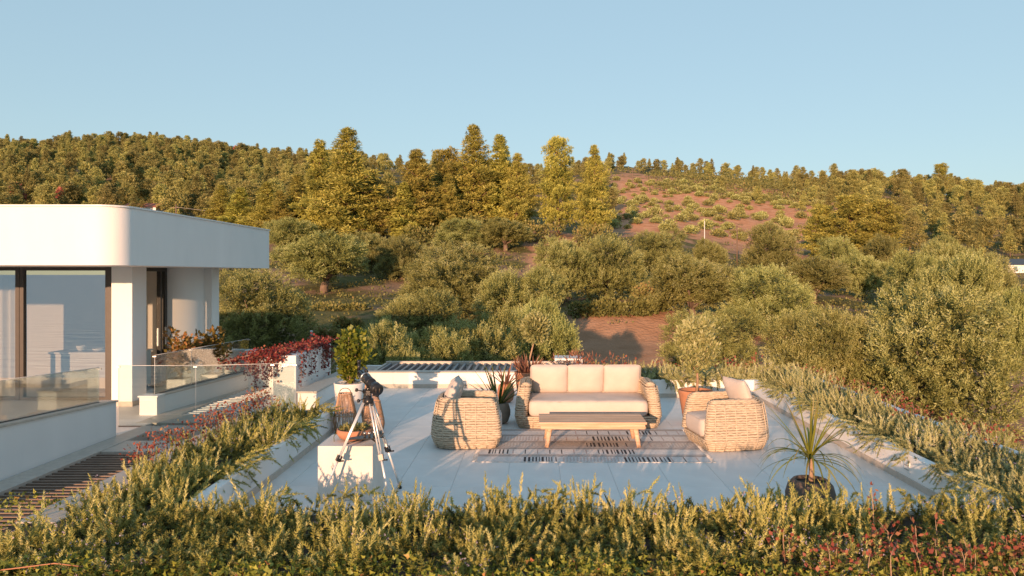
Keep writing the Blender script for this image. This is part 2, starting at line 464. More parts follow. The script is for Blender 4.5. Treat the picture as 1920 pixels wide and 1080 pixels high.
ys = np.concatenate([np.arange(-60, 20, 4.), np.geomspace(20, 900, 150)])
us = np.linspace(-1, 1, 241)
YY, UU = np.meshgrid(ys, us, indexing='ij')
XX = UU * (90 + 1.25 * np.maximum(YY, 0))
ZZ = gz(XX, YY)
nY, nU = YY.shape
idx = np.arange(nY * nU).reshape(nY, nU)
q = np.stack([idx[:-1, :-1], idx[:-1, 1:], idx[1:, 1:], idx[1:, :-1]], -1).reshape(-1, 4)
me = bpy.data.meshes.new('hillside')
me.from_pydata(np.stack([XX, YY, ZZ], -1).reshape(-1, 3).tolist(), [], q.tolist())
me.materials.append(M['terrain'])
me.polygons.foreach_set('use_smooth', [True] * len(me.polygons))
S_ = soil_at(XX, YY)
a = me.attributes.new('soil', 'FLOAT', 'POINT'); a.data.foreach_set('value', S_.ravel().astype(np.float32))
G_ = np.where(YY > 58, .50, .30) - .22 * S_
PXX = VX + F * XX / np.maximum(YY, 18)
G_ = np.where((PXX < 980) & (YY < 110), .52, G_)
a = me.attributes.new('green', 'FLOAT', 'POINT'); a.data.foreach_set('value', G_.ravel().astype(np.float32))
tag(link(bpy.data.objects.new('hillside', me)), 'olive grove hillside of brown and red earth rising to a wooded ridge', 'hillside', kind='structure')

sea = MB().add([(-9000, -12000, -8.6), (9000, -12000, -8.6), (9000, -36, -8.6), (-9000, -36, -8.6)], [(0, 1, 2, 3)]).build('sea', M['sea'])
tag(sea, 'blue sea mirrored in the villa window', 'sea', kind='structure')

# ------------------------------------------------------------------ terrace: slab, walls, floor tiles
LX, RX, YB, YBR, YF = -3.13, 4.415, 16.08, 14.86, 6.95       # inner faces of the low walls
WH = 0.345                                                      # their height
slab = MB()
def sl_(x0, x1, y0, y1, z1=-.014, z0=-.32): slab.box(x0, x1, y0, y1, z0, z1)
sl_(-4.25, 5.85, 4.7, 12.0); sl_(-3.9, 5.85, 12.0, 16.4)
slab_o = slab.build('terrace_slab', M['grout']); tag(slab_o, 'concrete slab carrying the roof terrace', 'slab', kind='structure')

floor = MB().box(LX - .0, RX, YF, 12.0, -.0135, -.0052).box(-3.9, RX, 12.0, YB, -.0136, -.0051).build('terrace_floor', M['grout'])
tag(floor, 'pale stone tiled floor of the roof terrace', 'floor', kind='structure')
tw, tl, gj = .64, 1.28, .0035
tile_mesh = {}
def tile_obj(x0, x1, y0, y1):
    key = (round(x1 - x0, 3), round(y1 - y0, 3))
    if key not in tile_mesh:
        tile_mesh[key] = MB().box(gj / 2, key[0] - gj / 2, gj / 2, key[1] - gj / 2, -.0045, 0, bev=.001, seg=1).mesh('tile', M['tile'])
    o = bpy.data.objects.new('tile', tile_mesh[key]); o.location = (x0, y0, 0); link(o, floor)
xs = np.arange(-.31 - tw * 6, 6, tw)
ysx = np.arange(8.62 - tl * 2, 17, tl)
for x in xs:
    for y in ysx:
        lo = LX if y + tl <= 12.01 else -3.9
        for (ya, yb, xl) in ((y, min(y + tl, 12.0), LX), (max(y, 12.0), y + tl, -3.9)):
            a0, a1 = max(x, xl), min(x + tw, RX)
            b0, b1 = max(ya, YF), min(yb, YB)
            if a1 - a0 > .03 and b1 - b0 > .03: tile_obj(a0, a1, b0, b1)

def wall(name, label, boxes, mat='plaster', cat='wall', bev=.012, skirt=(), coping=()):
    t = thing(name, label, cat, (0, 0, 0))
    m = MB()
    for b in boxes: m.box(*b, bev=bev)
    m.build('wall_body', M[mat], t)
    if skirt:
        m = MB()
        for b in skirt: m.box(*b, bev=.003, seg=1)
        m.build('skirting', M['stone'], t)
    if coping:
        m = MB()
        for b in coping: m.box(*b, bev=.006, seg=1)
        m.build('coping', M['stone'], t)
    return t
T_ = .12
SK = .075
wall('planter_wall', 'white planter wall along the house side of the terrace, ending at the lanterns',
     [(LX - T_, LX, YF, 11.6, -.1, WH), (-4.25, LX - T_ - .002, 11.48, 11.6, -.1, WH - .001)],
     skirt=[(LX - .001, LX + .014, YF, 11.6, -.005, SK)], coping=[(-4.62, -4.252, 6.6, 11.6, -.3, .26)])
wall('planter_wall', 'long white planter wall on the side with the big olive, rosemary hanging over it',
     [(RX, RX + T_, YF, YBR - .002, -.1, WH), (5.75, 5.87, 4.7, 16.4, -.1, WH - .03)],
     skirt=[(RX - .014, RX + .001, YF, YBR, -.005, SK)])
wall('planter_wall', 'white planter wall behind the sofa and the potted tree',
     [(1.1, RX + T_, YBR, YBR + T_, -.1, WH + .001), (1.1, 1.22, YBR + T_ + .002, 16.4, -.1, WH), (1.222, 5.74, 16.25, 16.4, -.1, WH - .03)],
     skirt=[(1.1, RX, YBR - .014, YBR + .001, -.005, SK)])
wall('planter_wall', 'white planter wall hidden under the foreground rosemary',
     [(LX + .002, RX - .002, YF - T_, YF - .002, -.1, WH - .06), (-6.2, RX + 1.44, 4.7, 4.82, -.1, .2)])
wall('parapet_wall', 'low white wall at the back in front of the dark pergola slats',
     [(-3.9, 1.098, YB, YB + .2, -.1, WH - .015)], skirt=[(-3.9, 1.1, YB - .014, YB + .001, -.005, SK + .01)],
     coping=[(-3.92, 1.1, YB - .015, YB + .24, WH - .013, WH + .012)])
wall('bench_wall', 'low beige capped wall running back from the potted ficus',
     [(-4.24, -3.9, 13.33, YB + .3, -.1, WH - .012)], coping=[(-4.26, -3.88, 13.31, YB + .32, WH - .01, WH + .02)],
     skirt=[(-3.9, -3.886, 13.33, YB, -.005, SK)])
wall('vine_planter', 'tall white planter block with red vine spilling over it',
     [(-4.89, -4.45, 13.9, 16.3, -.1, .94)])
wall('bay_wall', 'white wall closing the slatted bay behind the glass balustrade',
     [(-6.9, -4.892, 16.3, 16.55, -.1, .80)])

# soil in the planters
for nm, bx in (('planter_soil', (-4.6, 5.75, 4.82, 6.83, .1, .25)), ('planter_soil', (-4.25, LX - T_, 6.83, 11.48, .1, .26)),
               ('planter_soil', (RX + T_, 5.75, 6.83, 16.25, .1, .26)), ('planter_soil', (1.22, RX + T_, YBR + T_, 16.25, .1, .261)), ('planter_soil', (-6.3, -4.6, 4.82, 6.0, -.2, .12))):
    tag(MB().box(*bx).build(nm, M['soil']), 'dark planting soil under the rosemary', 'soil', kind='structure')

# lower storey under the terrace
m = MB()
m.box(-6.3, 5.9, 4.62, 4.699, -4.2, .1)
m.box(5.872, 5.95, 4.7, 16.5, -4.4, .30)
m.box(-8, -4.9, 16.56, 16.8, -4.2, -.05); m.box(-4.88, -3.6, 18.35, 18.5, -4.2, .2); m.box(1.2, 5.9, 16.41, 16.6, -4.2, .3)
m.box(-3.6, 1.25, 18.36, 18.5, -4.2, .25)
m.box(-6.3, 5.9, 4.7, 18.3, -4.3, -3.6)
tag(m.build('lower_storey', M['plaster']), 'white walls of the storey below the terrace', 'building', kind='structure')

# square step lights and a vent set into the white walls
def wall_light(label, loc, rz, s=.13):
    t = thing('wall_light', label, 'light', loc, rz, 'square lights set in the low walls')
    MB().box(-s / 2, s / 2, -.006, .004, -s / 2, s / 2, bev=.003, seg=1).build('frame', M['whitemetal'], t)
    for k in range(5):
        z = -s * .36 + k * s * .18
        MB().box(-s * .4, s * .4, -.011, -.0062, z - .006, z + .006).build('slat', M['stone_grey'] if k % 2 else M['whitemetal'], t)
p = P(477, 902, 8.3)
wall_light('square wall light nearest the camera in the left planter wall', (LX + .003, 8.25, .19), R_(90))
wall_light('square wall light in the left planter wall, nearer the lanterns', (LX + .003, 9.9, .19), R_(90))
wall_light('square vent in the white wall beside the sofa end', (2.83, YBR - .003, .20), 0, .17)
wall_light('small square light in the back wall behind the left armchair', (-1.5, YB - .003, .12), 0, .17)
wall_light('square wall light in the right planter wall', (RX - .003, 8.75, .19), R_(-90))

# ------------------------------------------------------------------ pergolas
def pergola(label, slats, frame, group=None, slatmat='slat'):
    t = thing('pergola', label, 'pergola', (0, 0, 0))
    for b in slats:
        MB().box(*b).build('slat', M[slatmat], t)
    for b in frame:
        MB().box(*b, bev=.006, seg=1).build('frame_beam', M['stone'], t)
    return t
# behind the back wall: slats run away from the camera
sl1 = [(x, x + .05, YB + .26, 18.1, .19, .30) for x in np.arange(-3.5, 1.05, .165)]
pergola('dark slatted pergola behind the low back wall', sl1, [(-3.6, 1.05, 18.102, 18.18, .22, .34), (-3.62, -3.56, YB + .26, 18.1, .1, .30)], slatmat='slatgrey')
# beside the villa: slats run across, seen left of the rosemary
sl2 = [(-6.0, -4.64, y, y + .042, -.13, -.012) for y in np.arange(6.05, 10.24, .118)]
pergola('brown slatted pergola beside the villa wall', sl2,
        [(-6.32, -6.003, 6.0, 11.98, -.25, .02), (-5.998, -4.63, 10.28, 10.95, -.25, .012), (-5.998, -4.63, 11.55, 11.98, -.25, .03), (-5.998, -4.63, 4.9, 6.0, -.25, .015)], slatmat='slatbrown')
sl3 = [(-6.2, -4.9, y, y + .07, -.13, -.012) for y in np.arange(13.1, 16.2, .17)]
pergola('pale slatted grid behind the glass balustrade', sl3, [(-6.6, -3.92, 12.3, 13.05, -.25, .003), (-6.6, -6.205, 13.05, 16.3, -.25, .004)], slatmat='whitemetal')

# ------------------------------------------------------------------ villa
villa = thing('villa', 'white modern villa with a deep rounded roof fascia and big windows', 'house', (-8, 14, 0))
VO = Vector((-8, 14, 0))
def vbuild(mb, name, mat, parent=villa):
    mb.v = [(x - VO.x, y - VO.y, z - VO.z) for x, y, z in mb.v] if parent is villa else mb.v
    return mb.build(name, mat, parent)
FX, FY0, FY1, FZ0, FZ1, FR = -6.45, 11.6, 18.1, 2.61, 3.53, .42
poly = [(-30, FY0)] + [(FX - FR + FR * math.sin(a), FY0 + FR - FR * math.cos(a)) for a in np.linspace(0, math.pi / 2, 14)] + [(FX, FY1), (-30, FY1)]
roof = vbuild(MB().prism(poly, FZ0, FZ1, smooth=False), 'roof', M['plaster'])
for p_ in roof.data.polygons:
    if abs(p_.normal.z) < .1: p_.use_smooth = True
roof.data.set_sharp_from_angle(angle=R_(40))
poly2 = [(-30, FY0 - .02)] + [(FX + .02 - FR + FR * math.sin(a), FY0 - .02 + FR - FR * math.cos(a)) for a in np.linspace(0, math.pi / 2, 14)] + [(FX + .02, FY1 + .02), (-30, FY1 + .02)]
mb = MB().prism(poly2, FZ1 + .001, FZ1 + .028); mb.v = [(x + 8, y - 14, z) for x, y, z in mb.v]
mb.build('roof_trim', M['whitemetal'], roof)
for (x0, x1, y0, y1) in ((-7.88, -7.49, 13.84, 14.36), (-7.88, -7.49, 17.27, 17.68)):
    c = vbuild(MB().box(x0, x1, y0, y1, -.2, FZ0 + .01, bev=.01), 'column', M['plaster'])
    mb = MB().box(x0 - .012, x1 + .012, y0 - .012, y1 + .012, -.001, .09, bev=.003, seg=1)
    mb.v = [(x + 8, y - 14, z) for x, y, z in mb.v]; mb.build('skirting', M['stone'], c)
# curved side wall
cv = [(-8.22, 16.62)] + [(-8.22 + .55 * math.sin(a), 16.62 + .62 * (1 - math.cos(a))) for a in np.linspace(.05, math.pi / 2, 14)] + [(-7.67, 18.05), (-8.22, 18.05)]
vbuild(MB().prism(cv, -.1, FZ0 + .005, smooth=True), 'curved_wall', M['plaster']).data.set_sharp_from_angle(angle=R_(45))
vbuild(MB().box(-30, -8.24, 17.9, 18.05, -.1, FZ0 + .004), 'back_wall', M['plaster_in'])
vbuild(MB().box(-30, -8.3, 14.62, 17.88, FZ0 - .05, FZ0 - .002), 'ceiling', M['plaster_in'])
vbuild(MB().box(-30, -6.33, 11.4, 18.05, -.3, -.001), 'balcony_floor', M['tile'])
vbuild(MB().box(-8.29, -8.2, 14.42, 14.62, -.02, FZ0 + .003), 'corner_post', M['darkmetal'])
# front windows: frame, panes
def window(x0, x1, y, fw=.075):
    mb = MB()
    mb.box(x0, x0 + fw, y, y + .1, 0, FZ0).box(x1 - fw, x1, y, y + .1, 0, FZ0)
    mb.box(x0 + fw, x1 - fw, y, y + .1, FZ0 - .07, FZ0 - .003).box(x0 + fw, x1 - fw, y, y + .1, .0, .06)
    f = vbuild(mb, 'window', M['darkmetal'])
    mb = MB().add([(x0 + fw, y + .045, .06), (x1 - fw, y + .045, .06), (x1 - fw, y + .045, FZ0 - .07), (x0 + fw, y + .045, FZ0 - .07)], [(0, 1, 2, 3)])
    mb.v = [(x + 8, yy - 14, z) for x, yy, z in mb.v]
    mb.build('pane', M['window_glass'], f)
window(-10.05, -8.30, 14.5)
window(-11.85, -10.06, 14.5)
window(-13.8, -11.86, 14.5)
vbuild(MB().box(-30, -13.8, 14.5, 14.7, 0, FZ0), 'front_wall', M['plaster'])
# side sliding door
mb = MB(); mb.box(-8.28, -8.2, 14.64, 14.72, 0, FZ0).box(-8.28, -8.2, 16.5, 16.6, 0, FZ0).box(-8.28, -8.2, 14.72, 16.5, 0, .06).box(-8.28, -8.2, 14.72, 16.5, FZ0 - .08, FZ0 - .003).box(-8.279, -8.195, 16.3, 16.36, .06, FZ0 - .08)
dr = vbuild(mb, 'sliding_door', M['darkmetal'])
mb = MB().add([(-8.245, 14.72, .06), (-8.245, 16.5, .06), (-8.245, 16.5, FZ0 - .08), (-8.245, 14.72, FZ0 - .08)], [(0, 1, 2, 3)]); mb.v = [(x + 8, y - 14, z) for x, y, z in mb.v]; mb.build('pane', M['glass'], dr)
for yy in (16.12, 16.44):
    mb = MB().box(-8.195, -8.15, yy, yy + .03, .9, 1.3, bev=.008); mb.v = [(x + 8, y - 14, z) for x, y, z in mb.v]; mb.build('handle', M['steel'], dr)

# parapet wall under the first glass
par = thing('parapet_wall', 'white parapet wall of the villa balcony beside the brown slats', 'wall', (0, 0, 0))
mb = MB()
pv = []
for (x, y, zt) in ((-6.36, 5.5, .80), (-6.33, 11.25, .525)):
    for dx in (0, -.22):
        pv += [(x + dx, y, -.6), (x + dx, y, zt)]
mb.add(pv, [(0, 1, 5, 4), (2, 6, 7, 3), (1, 3, 7, 5), (4, 5, 7, 6), (0, 2, 3, 1)])
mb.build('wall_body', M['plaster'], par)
cvp = []
for (x, y, zt) in ((-6.34, 5.48, .803), (-6.31, 11.27, .528)):
    for dx in (0, -.26):
        cvp += [(x + dx, y, zt), (x + dx, y, zt + .028)]
MB().add(cvp, [(0, 1, 5, 4), (2, 6, 7, 3), (1, 3, 7, 5), (4, 5, 7, 6), (0, 2, 3, 1), (0, 4, 6, 2)]).build('coping', M['stone'], par)

def glass_run(label, pts, h, joints, parent_top=True, th=.012, clamp=True):
    """pts: list of (x, y, zbase) posts; one pane between each pair"""
    t = thing('glass_balustrade', label, 'balustrade', (0, 0, 0))
    for (a, b) in zip(pts[:-1], pts[1:]):
        a = Vector(a); b = Vector(b); d = (b - a); dn = Vector((d.x, d.y, 0)).normalized(); n = Vector((-dn.y, dn.x, 0)) * th / 2
        a2 = a + d.normalized() * .008; b2 = b - d.normalized() * .008
        v = [a2 - n, b2 - n, b2 + n, a2 + n]; v = v + [p + Vector((0, 0, h)) for p in v]
        pane = MB().add(v, [(0, 1, 5, 4), (1, 2, 6, 5), (2, 3, 7, 6), (3, 0, 4, 7), (4, 5, 6, 7), (3, 2, 1, 0)]).build('pane', M['glass'], t)
        e = MB(); z = Vector((0, 0, h))
        e.tube([a2 + z * 1.0, b2 + z * 1.0], .005, 4)
        e.tube([a2 + z * .02, a2 + z], .004, 4)
        e.build('edge', M['whitemetal'], pane)
        r = MB(); r.tube([a2 + z * .005, b2 + z * .005], .014, 4); r.build('base_rail', M['darkmetal'], t)
    for q_ in pts:
        q_ = Vector(q_)
        MB().box(q_.x - .03, q_.x + .03, q_.y - .012, q_.y + .012, q_.z + h - .03, q_.z + h - .012).build('clip', M['steel'], t)
    return t
glass_run('glass balustrade on the white parapet, slanting up past the villa window', [(-6.46, 6.6, .775), (-6.46, 8.85, .67), (-6.44, 11.0, .565)], .52, 0)
glass_run('clear glass balustrade across the end of the slatted bay, in front of the pillar', [(-6.72, 12.0, .0), (-5.47, 12.0, .0), (-4.22, 12.0, .03), (-3.86, 12.0, .03)], .99, 0)
glass_run('tinted glass balustrade on the low wall beside the potted shrubs', [(-6.72, 13.15, .33), (-6.6, 14.3, .33), (-6.42, 15.8, .33), (-6.33, 16.5, .33)], .70, 0)
# low wall beneath the tinted glass, with its square pillar
lw = thing('low_wall', 'low white wall with a square pillar end beneath the tinted glass', 'wall', (0, 0, 0))
MB().prism([(-6.86, 13.2), (-6.60, 13.2), (-6.22, 16.15), (-6.12, 16.25), (-6.3, 16.29), (-6.5, 16.25)], -.1, .30).build('wall_body', M['plaster'], lw)
MB().box(-6.9, -6.59, 12.98, 13.22, -.1, .31, bev=.008).box(-6.92, -6.57, 12.96, 13.24, .312, .34, bev=.004, seg=1).build('pillar', M['plaster'], lw)
MB().prism([(-6.88, 13.25), (-6.585, 13.25), (-6.20, 16.15), (-6.0, 16.27), (-6.3, 16.296), (-6.52, 16.25)], .302, .328).build('coping', M['stone'], lw)

# things inside the villa
t = thing('curtain', 'white sheer curtain behind the leftmost villa window', 'curtain', (-11, 14.9, 0))
cv_ = []; n_ = 90
for i in range(n_):
    x = -1.2 + i * 2.05 / n_
    cv_.append((x, .05 * math.sin(i * .9) + .02 * math.sin(i * .37), 0))
mb = MB().add([(x, y, .02) for x, y, z in cv_] + [(x, y, 2.55) for x, y, z in cv_], [(i, i + 1, n_ + i + 1, n_ + i) for i in range(n_ - 1)], smooth=True)
mb.build('drape', M['curtain'], t)
MB().box(-1.3, .9, -.03, .03, 2.555, 2.6).build('rail', M['whitemetal'], t)
t = thing('kitchen_island', 'cream kitchen island seen through the villa window', 'kitchen island', (-9.1, 15.8, 0))
MB().box(-1.0, .75, -.3, .4, .08, .80, bev=.006, seg=1).build('body', M['plaster_in'], t)
MB().box(-1.03, .78, -.33, .43, .802, .84, bev=.004, seg=1).build('worktop', M['ceramic'], t)
MB().box(-.95, .7, -.25, .35, 0, .08).build('plinth', M['darkmetal'], t)
t = thing('kitchen_tap', 'curved white tap standing on the kitchen island', 'tap', (-8.72, 15.75, .84))
MB().tube([(0, 0, 0), (0, 0, .25), (-.02, 0, .32), (-.07, 0, .345), (-.12, 0, .32), (-.13, 0, .24)], .013, 8).build('spout', M['whitemetal'], t)
MB().lathe([(.03, 0), (.03, .02), (.018, .03)], 12).build('base', M['whitemetal'], t)
for (dx, r, h, nm, lb) in ((-.48, .09, .12, 'bowl', 'white round bowl on the kitchen island'), (-.12, .11, .06, 'dish', 'flat dish beside the bowl on the kitchen island')):
    tag(MB().lathe([(r * .5, 0), (r, h * .6), (r, h), (r * .9, h), (r * .85, h * .5), (0.001, h * .3)], 20).build(nm, M['ceramic'], None, (-9.1 + dx, 15.7, .841)), lb, 'bowl')

# ------------------------------------------------------------------ woven furniture
def rounded_poly(pts, rad, ds):
    """sample a closed 2D polygon with rounded corners, evenly"""
    out = []
    n = len(pts)
    for i in range(n):
        p0, p1, p2 = Vector(pts[i - 1]), Vector(pts[i]), Vector(pts[(i + 1) % n])
        a = (p0 - p1).normalized(); b = (p2 - p1).normalized()
        ang = a.angle(b); r = rad[i]
        d = r / math.tan(ang / 2)
        c = p1 + (a + b).normalized() * (r / math.sin(ang / 2))
        s, e = p1 + a * d, p1 + b * d
        a0 = math.atan2(s.y - c.y, s.x - c.x); a1 = math.atan2(e.y - c.y, e.x - c.x)
        da = (a1 - a0 + math.pi) % (2 * math.pi) - math.pi
        for k in range(9):
            an = a0 + da * k / 8
            out.append((c.x + r * math.cos(an), c.y + r * math.sin(an)))
    o = np.array(out + [out[0]])
    seg = np.linalg.norm(np.diff(o, axis=0), axis=1); cum = np.concatenate([[0], np.cumsum(seg)])
    tot = cum[-1]; k = max(24, 2 * int(round(tot / ds / 2)))
    s = np.arange(k) * tot / k
    x = np.interp(s, cum, o[:, 0]); y = np.interp(s, cum, o[:, 1])
    pt = np.stack([x, y], 1)
    tg = unit(np.roll(pt, -1, 0) - np.roll(pt, 1, 0))
    nr = np.stack([tg[:, 1], -tg[:, 0]], 1)        # outward for counter-clockwise loops
    return pt, nr, tot

def weave(mb, rings, d=.075, hh=.0155, th=.0065, amp=.007, liner=None):
    """rings: list of (pt, nr, z): one woven strand each, alternating over and under the stakes"""
    for k, (pt, nr, z) in enumerate(rings):
        n = len(pt)
        ph = np.arange(n) * (math.pi / 2)
        st = max(1, round(d / (.0375)))
        wv = np.where((np.arange(n) // st + k) % 2 == 0, 1.0, -1.0)
        wv = (np.roll(wv, 1) + wv + np.roll(wv, -1)) / 3
        jit = rng.normal(0, .0022, n)
        off = amp * wv + jit
        zz = z + rng.normal(0, .0026, n) + .004 * np.sin(np.arange(n) * .11 + k)
        cs = [(th, 0), (th * .6, hh), (-th, hh * .8), (-th, -hh * .8), (th * .6, -hh)]
        V = []
        for (o, dz) in cs:
            pp = pt + nr * (off + o)[:, None]
            V.append(np.column_stack([pp, zz + dz]))
        V = np.stack(V, 1).reshape(-1, 3)
        c = len(cs); f = []
        for i in range(n):
            j = (i + 1) % n
            for q_ in range(c):
                r = (q_ + 1) % c
                f.append((i * c + q_, j * c + q_, j * c + r, i * c + r))
        mb.add(V, f, 0, True)

def wicker_seat(parent, L, W, H, seat_z, t_arm, t_back, front_open=True):
    """tub seat facing +x: outer length L (x), width W (y), arm height H; opening above seat_z"""
    def inset(z):
        u = z / H
        return .075 * (1 - min(1, u / .28)) ** 1.6 + .075 * max(0, (u - .3) / .7) ** 1.5
    dz = .0325
    mb = MB(); ln = MB()
    def outer(i, ds=.0375):
        x0, x1, y0, y1 = -L / 2 + i, L / 2 - i, -W / 2 + i, W / 2 - i
        return rounded_poly([(x0, y0), (x1, y0), (x1, y1), (x0, y1)], [.24, .13, .13, .24], ds)
    def shoe(i, grow=0.0, ds=.0375):
        x0, x1, y0, y1 = -L / 2 + i + grow, L / 2 - i - grow, -W / 2 + i + grow, W / 2 - i - grow
        ta, tb = t_arm - 2 * grow, t_back - 2 * grow
        ta = max(ta, .03); tb = max(tb, .03)
        r = ta * .42
        pts = [(x0, y0), (x1, y0), (x1, y0 + ta), (x0 + tb, y0 + ta), (x0 + tb, y1 - ta), (x1, y1 - ta), (x1, y1), (x0, y1)]
        return rounded_poly(pts, [.23, r, r, .12, .12, r, r, .23], ds)
    rings = []; z = .022
    while z < seat_z:
        pt, nr, _ = outer(inset(z)); rings.append((pt, nr, z)); z += dz
    zt = z
    while z < H - .03:
        pt, nr, _ = shoe(inset(z)); rings.append((pt, nr, z)); z += dz
    for g, a in ((.014, -.012), (.036, .006), (.055, .012)) + (((.077, .014),) if t_arm > .17 else ()):
        pt, nr, _ = shoe(inset(H), g); rings.append((pt, nr, H + a))
    weave(mb, rings)
    # stakes: visible as thin verticals where strands dive under
    for s_ in range(0):
        pass
    # solid lining behind the strands
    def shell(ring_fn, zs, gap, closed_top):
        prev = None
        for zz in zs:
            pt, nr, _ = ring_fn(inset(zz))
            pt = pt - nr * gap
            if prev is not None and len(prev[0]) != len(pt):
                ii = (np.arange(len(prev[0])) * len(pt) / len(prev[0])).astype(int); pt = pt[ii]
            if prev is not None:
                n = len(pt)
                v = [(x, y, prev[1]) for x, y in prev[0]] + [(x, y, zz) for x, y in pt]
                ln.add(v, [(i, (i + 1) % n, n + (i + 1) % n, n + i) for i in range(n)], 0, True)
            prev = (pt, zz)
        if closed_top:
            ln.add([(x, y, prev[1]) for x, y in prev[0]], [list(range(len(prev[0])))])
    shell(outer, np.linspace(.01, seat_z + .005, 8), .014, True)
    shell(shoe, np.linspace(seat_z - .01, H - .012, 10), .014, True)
    # upright stakes
    pt, nr, tot = outer(0, .15)
    for (x, y), n2 in zip(pt, nr):
        path = []
        for zz in np.linspace(.02, H - .02, 9):
            i = inset(zz)
            if zz > seat_z and x > L / 2 - .06 and abs(y) < W / 2 - t_arm: break
            path.append((x - n2[0] * (i - .004), y - n2[1] * (i - .004), zz))
        if len(path) > 1: mb.tube(path, .0085, 4)
    o = mb.build('weave', M['wicker'], parent); o['kind'] = 'stuff'
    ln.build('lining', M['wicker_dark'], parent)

def cushion_mesh(L, W, T, boxy=.5, pinch=.0, n=26, seed=0, sag=0.0):
    """soft cushion in local xy, thickness z"""
    r = np.random.default_rng(seed)
    u = np.linspace(-1, 1, n); U, V = np.meshgrid(u, u, indexing='ij')
    U = np.sign(U) * np.abs(U) ** .8; V = np.sign(V) * np.abs(V) ** .8
    pw = 2 + boxy * 10
    prof = (np.clip(1 - np.abs(U) ** pw, 0, 1) * np.clip(1 - np.abs(V) ** pw, 0, 1)) ** (.5 if boxy > .2 else .55)
    crown = .82 + .18 * (1 - U ** 2) * (1 - V ** 2)
    k = 1 - pinch
    X = U * L / 2 * (1 - pinch * (1 - V ** 2)); Y = V * W / 2 * (1 - pinch * (1 - U ** 2))
    # round the plan corners a little
    cr = np.maximum(np.abs(U), 0) ** 8 * np.abs(V) ** 8
    X = X - np.sign(U) * cr * .018; Y = Y - np.sign(V) * cr * .018
    wr = sum(a * np.sin(U * fx + V * fy + p) for a, fx, fy, p in ((.008, 7, 3, r.uniform(0, 6)), (.006, -4, 9, r.uniform(0, 6)), (.005, 13, -6, r.uniform(0, 6)), (.004, 5, 19, r.uniform(0, 6))))
    top = T / 2 * prof * crown + wr * prof - sag * (1 - U ** 2) * (1 - V ** 2)
    bot = -T / 2 * prof * crown - sag * .0
    edge = (np.abs(U) > .999) | (np.abs(V) > .999)
    idx = -np.ones((n, n, 2), int); v = []
    for i in range(n):
        for j in range(n):
            idx[i, j, 0] = len(v); v.append((X[i, j], Y[i, j], top[i, j] if not edge[i, j] else 0))
            if edge[i, j]: idx[i, j, 1] = idx[i, j, 0]
            else:
                idx[i, j, 1] = len(v); v.append((X[i, j], Y[i, j], bot[i, j]))
    f = []
    for i in range(n - 1):
        for j in range(n - 1):
            f.append((idx[i, j, 0], idx[i + 1, j, 0], idx[i + 1, j + 1, 0], idx[i, j + 1, 0]))
            f.append((idx[i, j, 1], idx[i, j + 1, 1], idx[i + 1, j + 1, 1], idx[i + 1, j, 1]))
    rim = [v[idx[i, 0, 0]] for i in range(n)] + [v[idx[n - 1, j, 0]] for j in range(1, n)] + [v[idx[i, n - 1, 0]] for i in range(n - 2, -1, -1)] + [v[idx[0, j, 0]] for j in range(n - 2, 0, -1)]
    return v, f, rim

def cushion(name, parent, L, W, T, loc, rot, mat='fabric', boxy=.5, pinch=0.0, seed=0, sag=0.0):
    v, f, rim = cushion_mesh(L, W, T, boxy, pinch, 26, seed, sag)
    o = MB().add(v, f, 0, True).build(name, M[mat], parent, loc, rot)
    MB().tube(rim, .006, 5, closed=True).build('piping', M[mat], o)
    return o

def slab_cushion(name, parent, L, W, T, loc, rot, mat='fabric', seed=0, rad=.055):
    """boxed seat cushion: rounded slab, slightly crowned, with welted top edge"""
    r = np.random.default_rng(seed)
    def prof(k):            # half outline of a rounded side, k in 0..1 from bottom to top
        pass
    mb = MB(); rings = []
    steps = [(rad, 0), (rad * .3, rad * .3), (0, rad), (-.004, T * .5), (0, T - rad), (rad * .3, T - rad * .3), (rad, T)]
    for (i, z) in steps:
        pt, nr, _ = rounded_poly([(-L / 2 + i, -W / 2 + i), (L / 2 - i, -W / 2 + i), (L / 2 - i, W / 2 - i), (-L / 2 + i, W / 2 - i)], [.09 - i * .5] * 4, .05)
        rings.append((pt, z))
    n = len(rings[2][0])
    rs = []
    for pt, z in rings:
        ii = (np.arange(n) * len(pt) / n).astype(int); rs.append((pt[ii], z))
    for sc in (.86, .66, .42, .2):
        pt = rs[6][0] * sc; rs.append((pt, T + .022 * (1 - sc ** 2)))
    v = []
    for pt, z in rs:
        w = .004 * np.sin(pt[:, 0] * 9 + seed) * np.sin(pt[:, 1] * 7 + seed * 2) + .003 * np.sin(pt[:, 1] * 17 + pt[:, 0] * 5)
        v += [(x, y, z - T / 2 + (ww if z > T * .3 else 0)) for (x, y), ww in zip(pt, w)]
    k = len(rs); f = []
    for i in range(k - 1):
        for j in range(n):
            f.append((i * n + j, i * n + (j + 1) % n, (i + 1) * n + (j + 1) % n, (i + 1) * n + j))
    f.append(list(range(n))[::-1]); f.append([(k - 1) * n + j for j in range(n)])
    o = MB().add(v, f, 0, True).build(name, M[mat], parent, loc, rot)
    q_ = [(x * 1.0, y * 1.0, rs[5][1] - T / 2 + .002) for x, y in rs[5][0]]
    MB().tube(q_, .005, 4, closed=True).build('piping', M[mat], o)
    return o

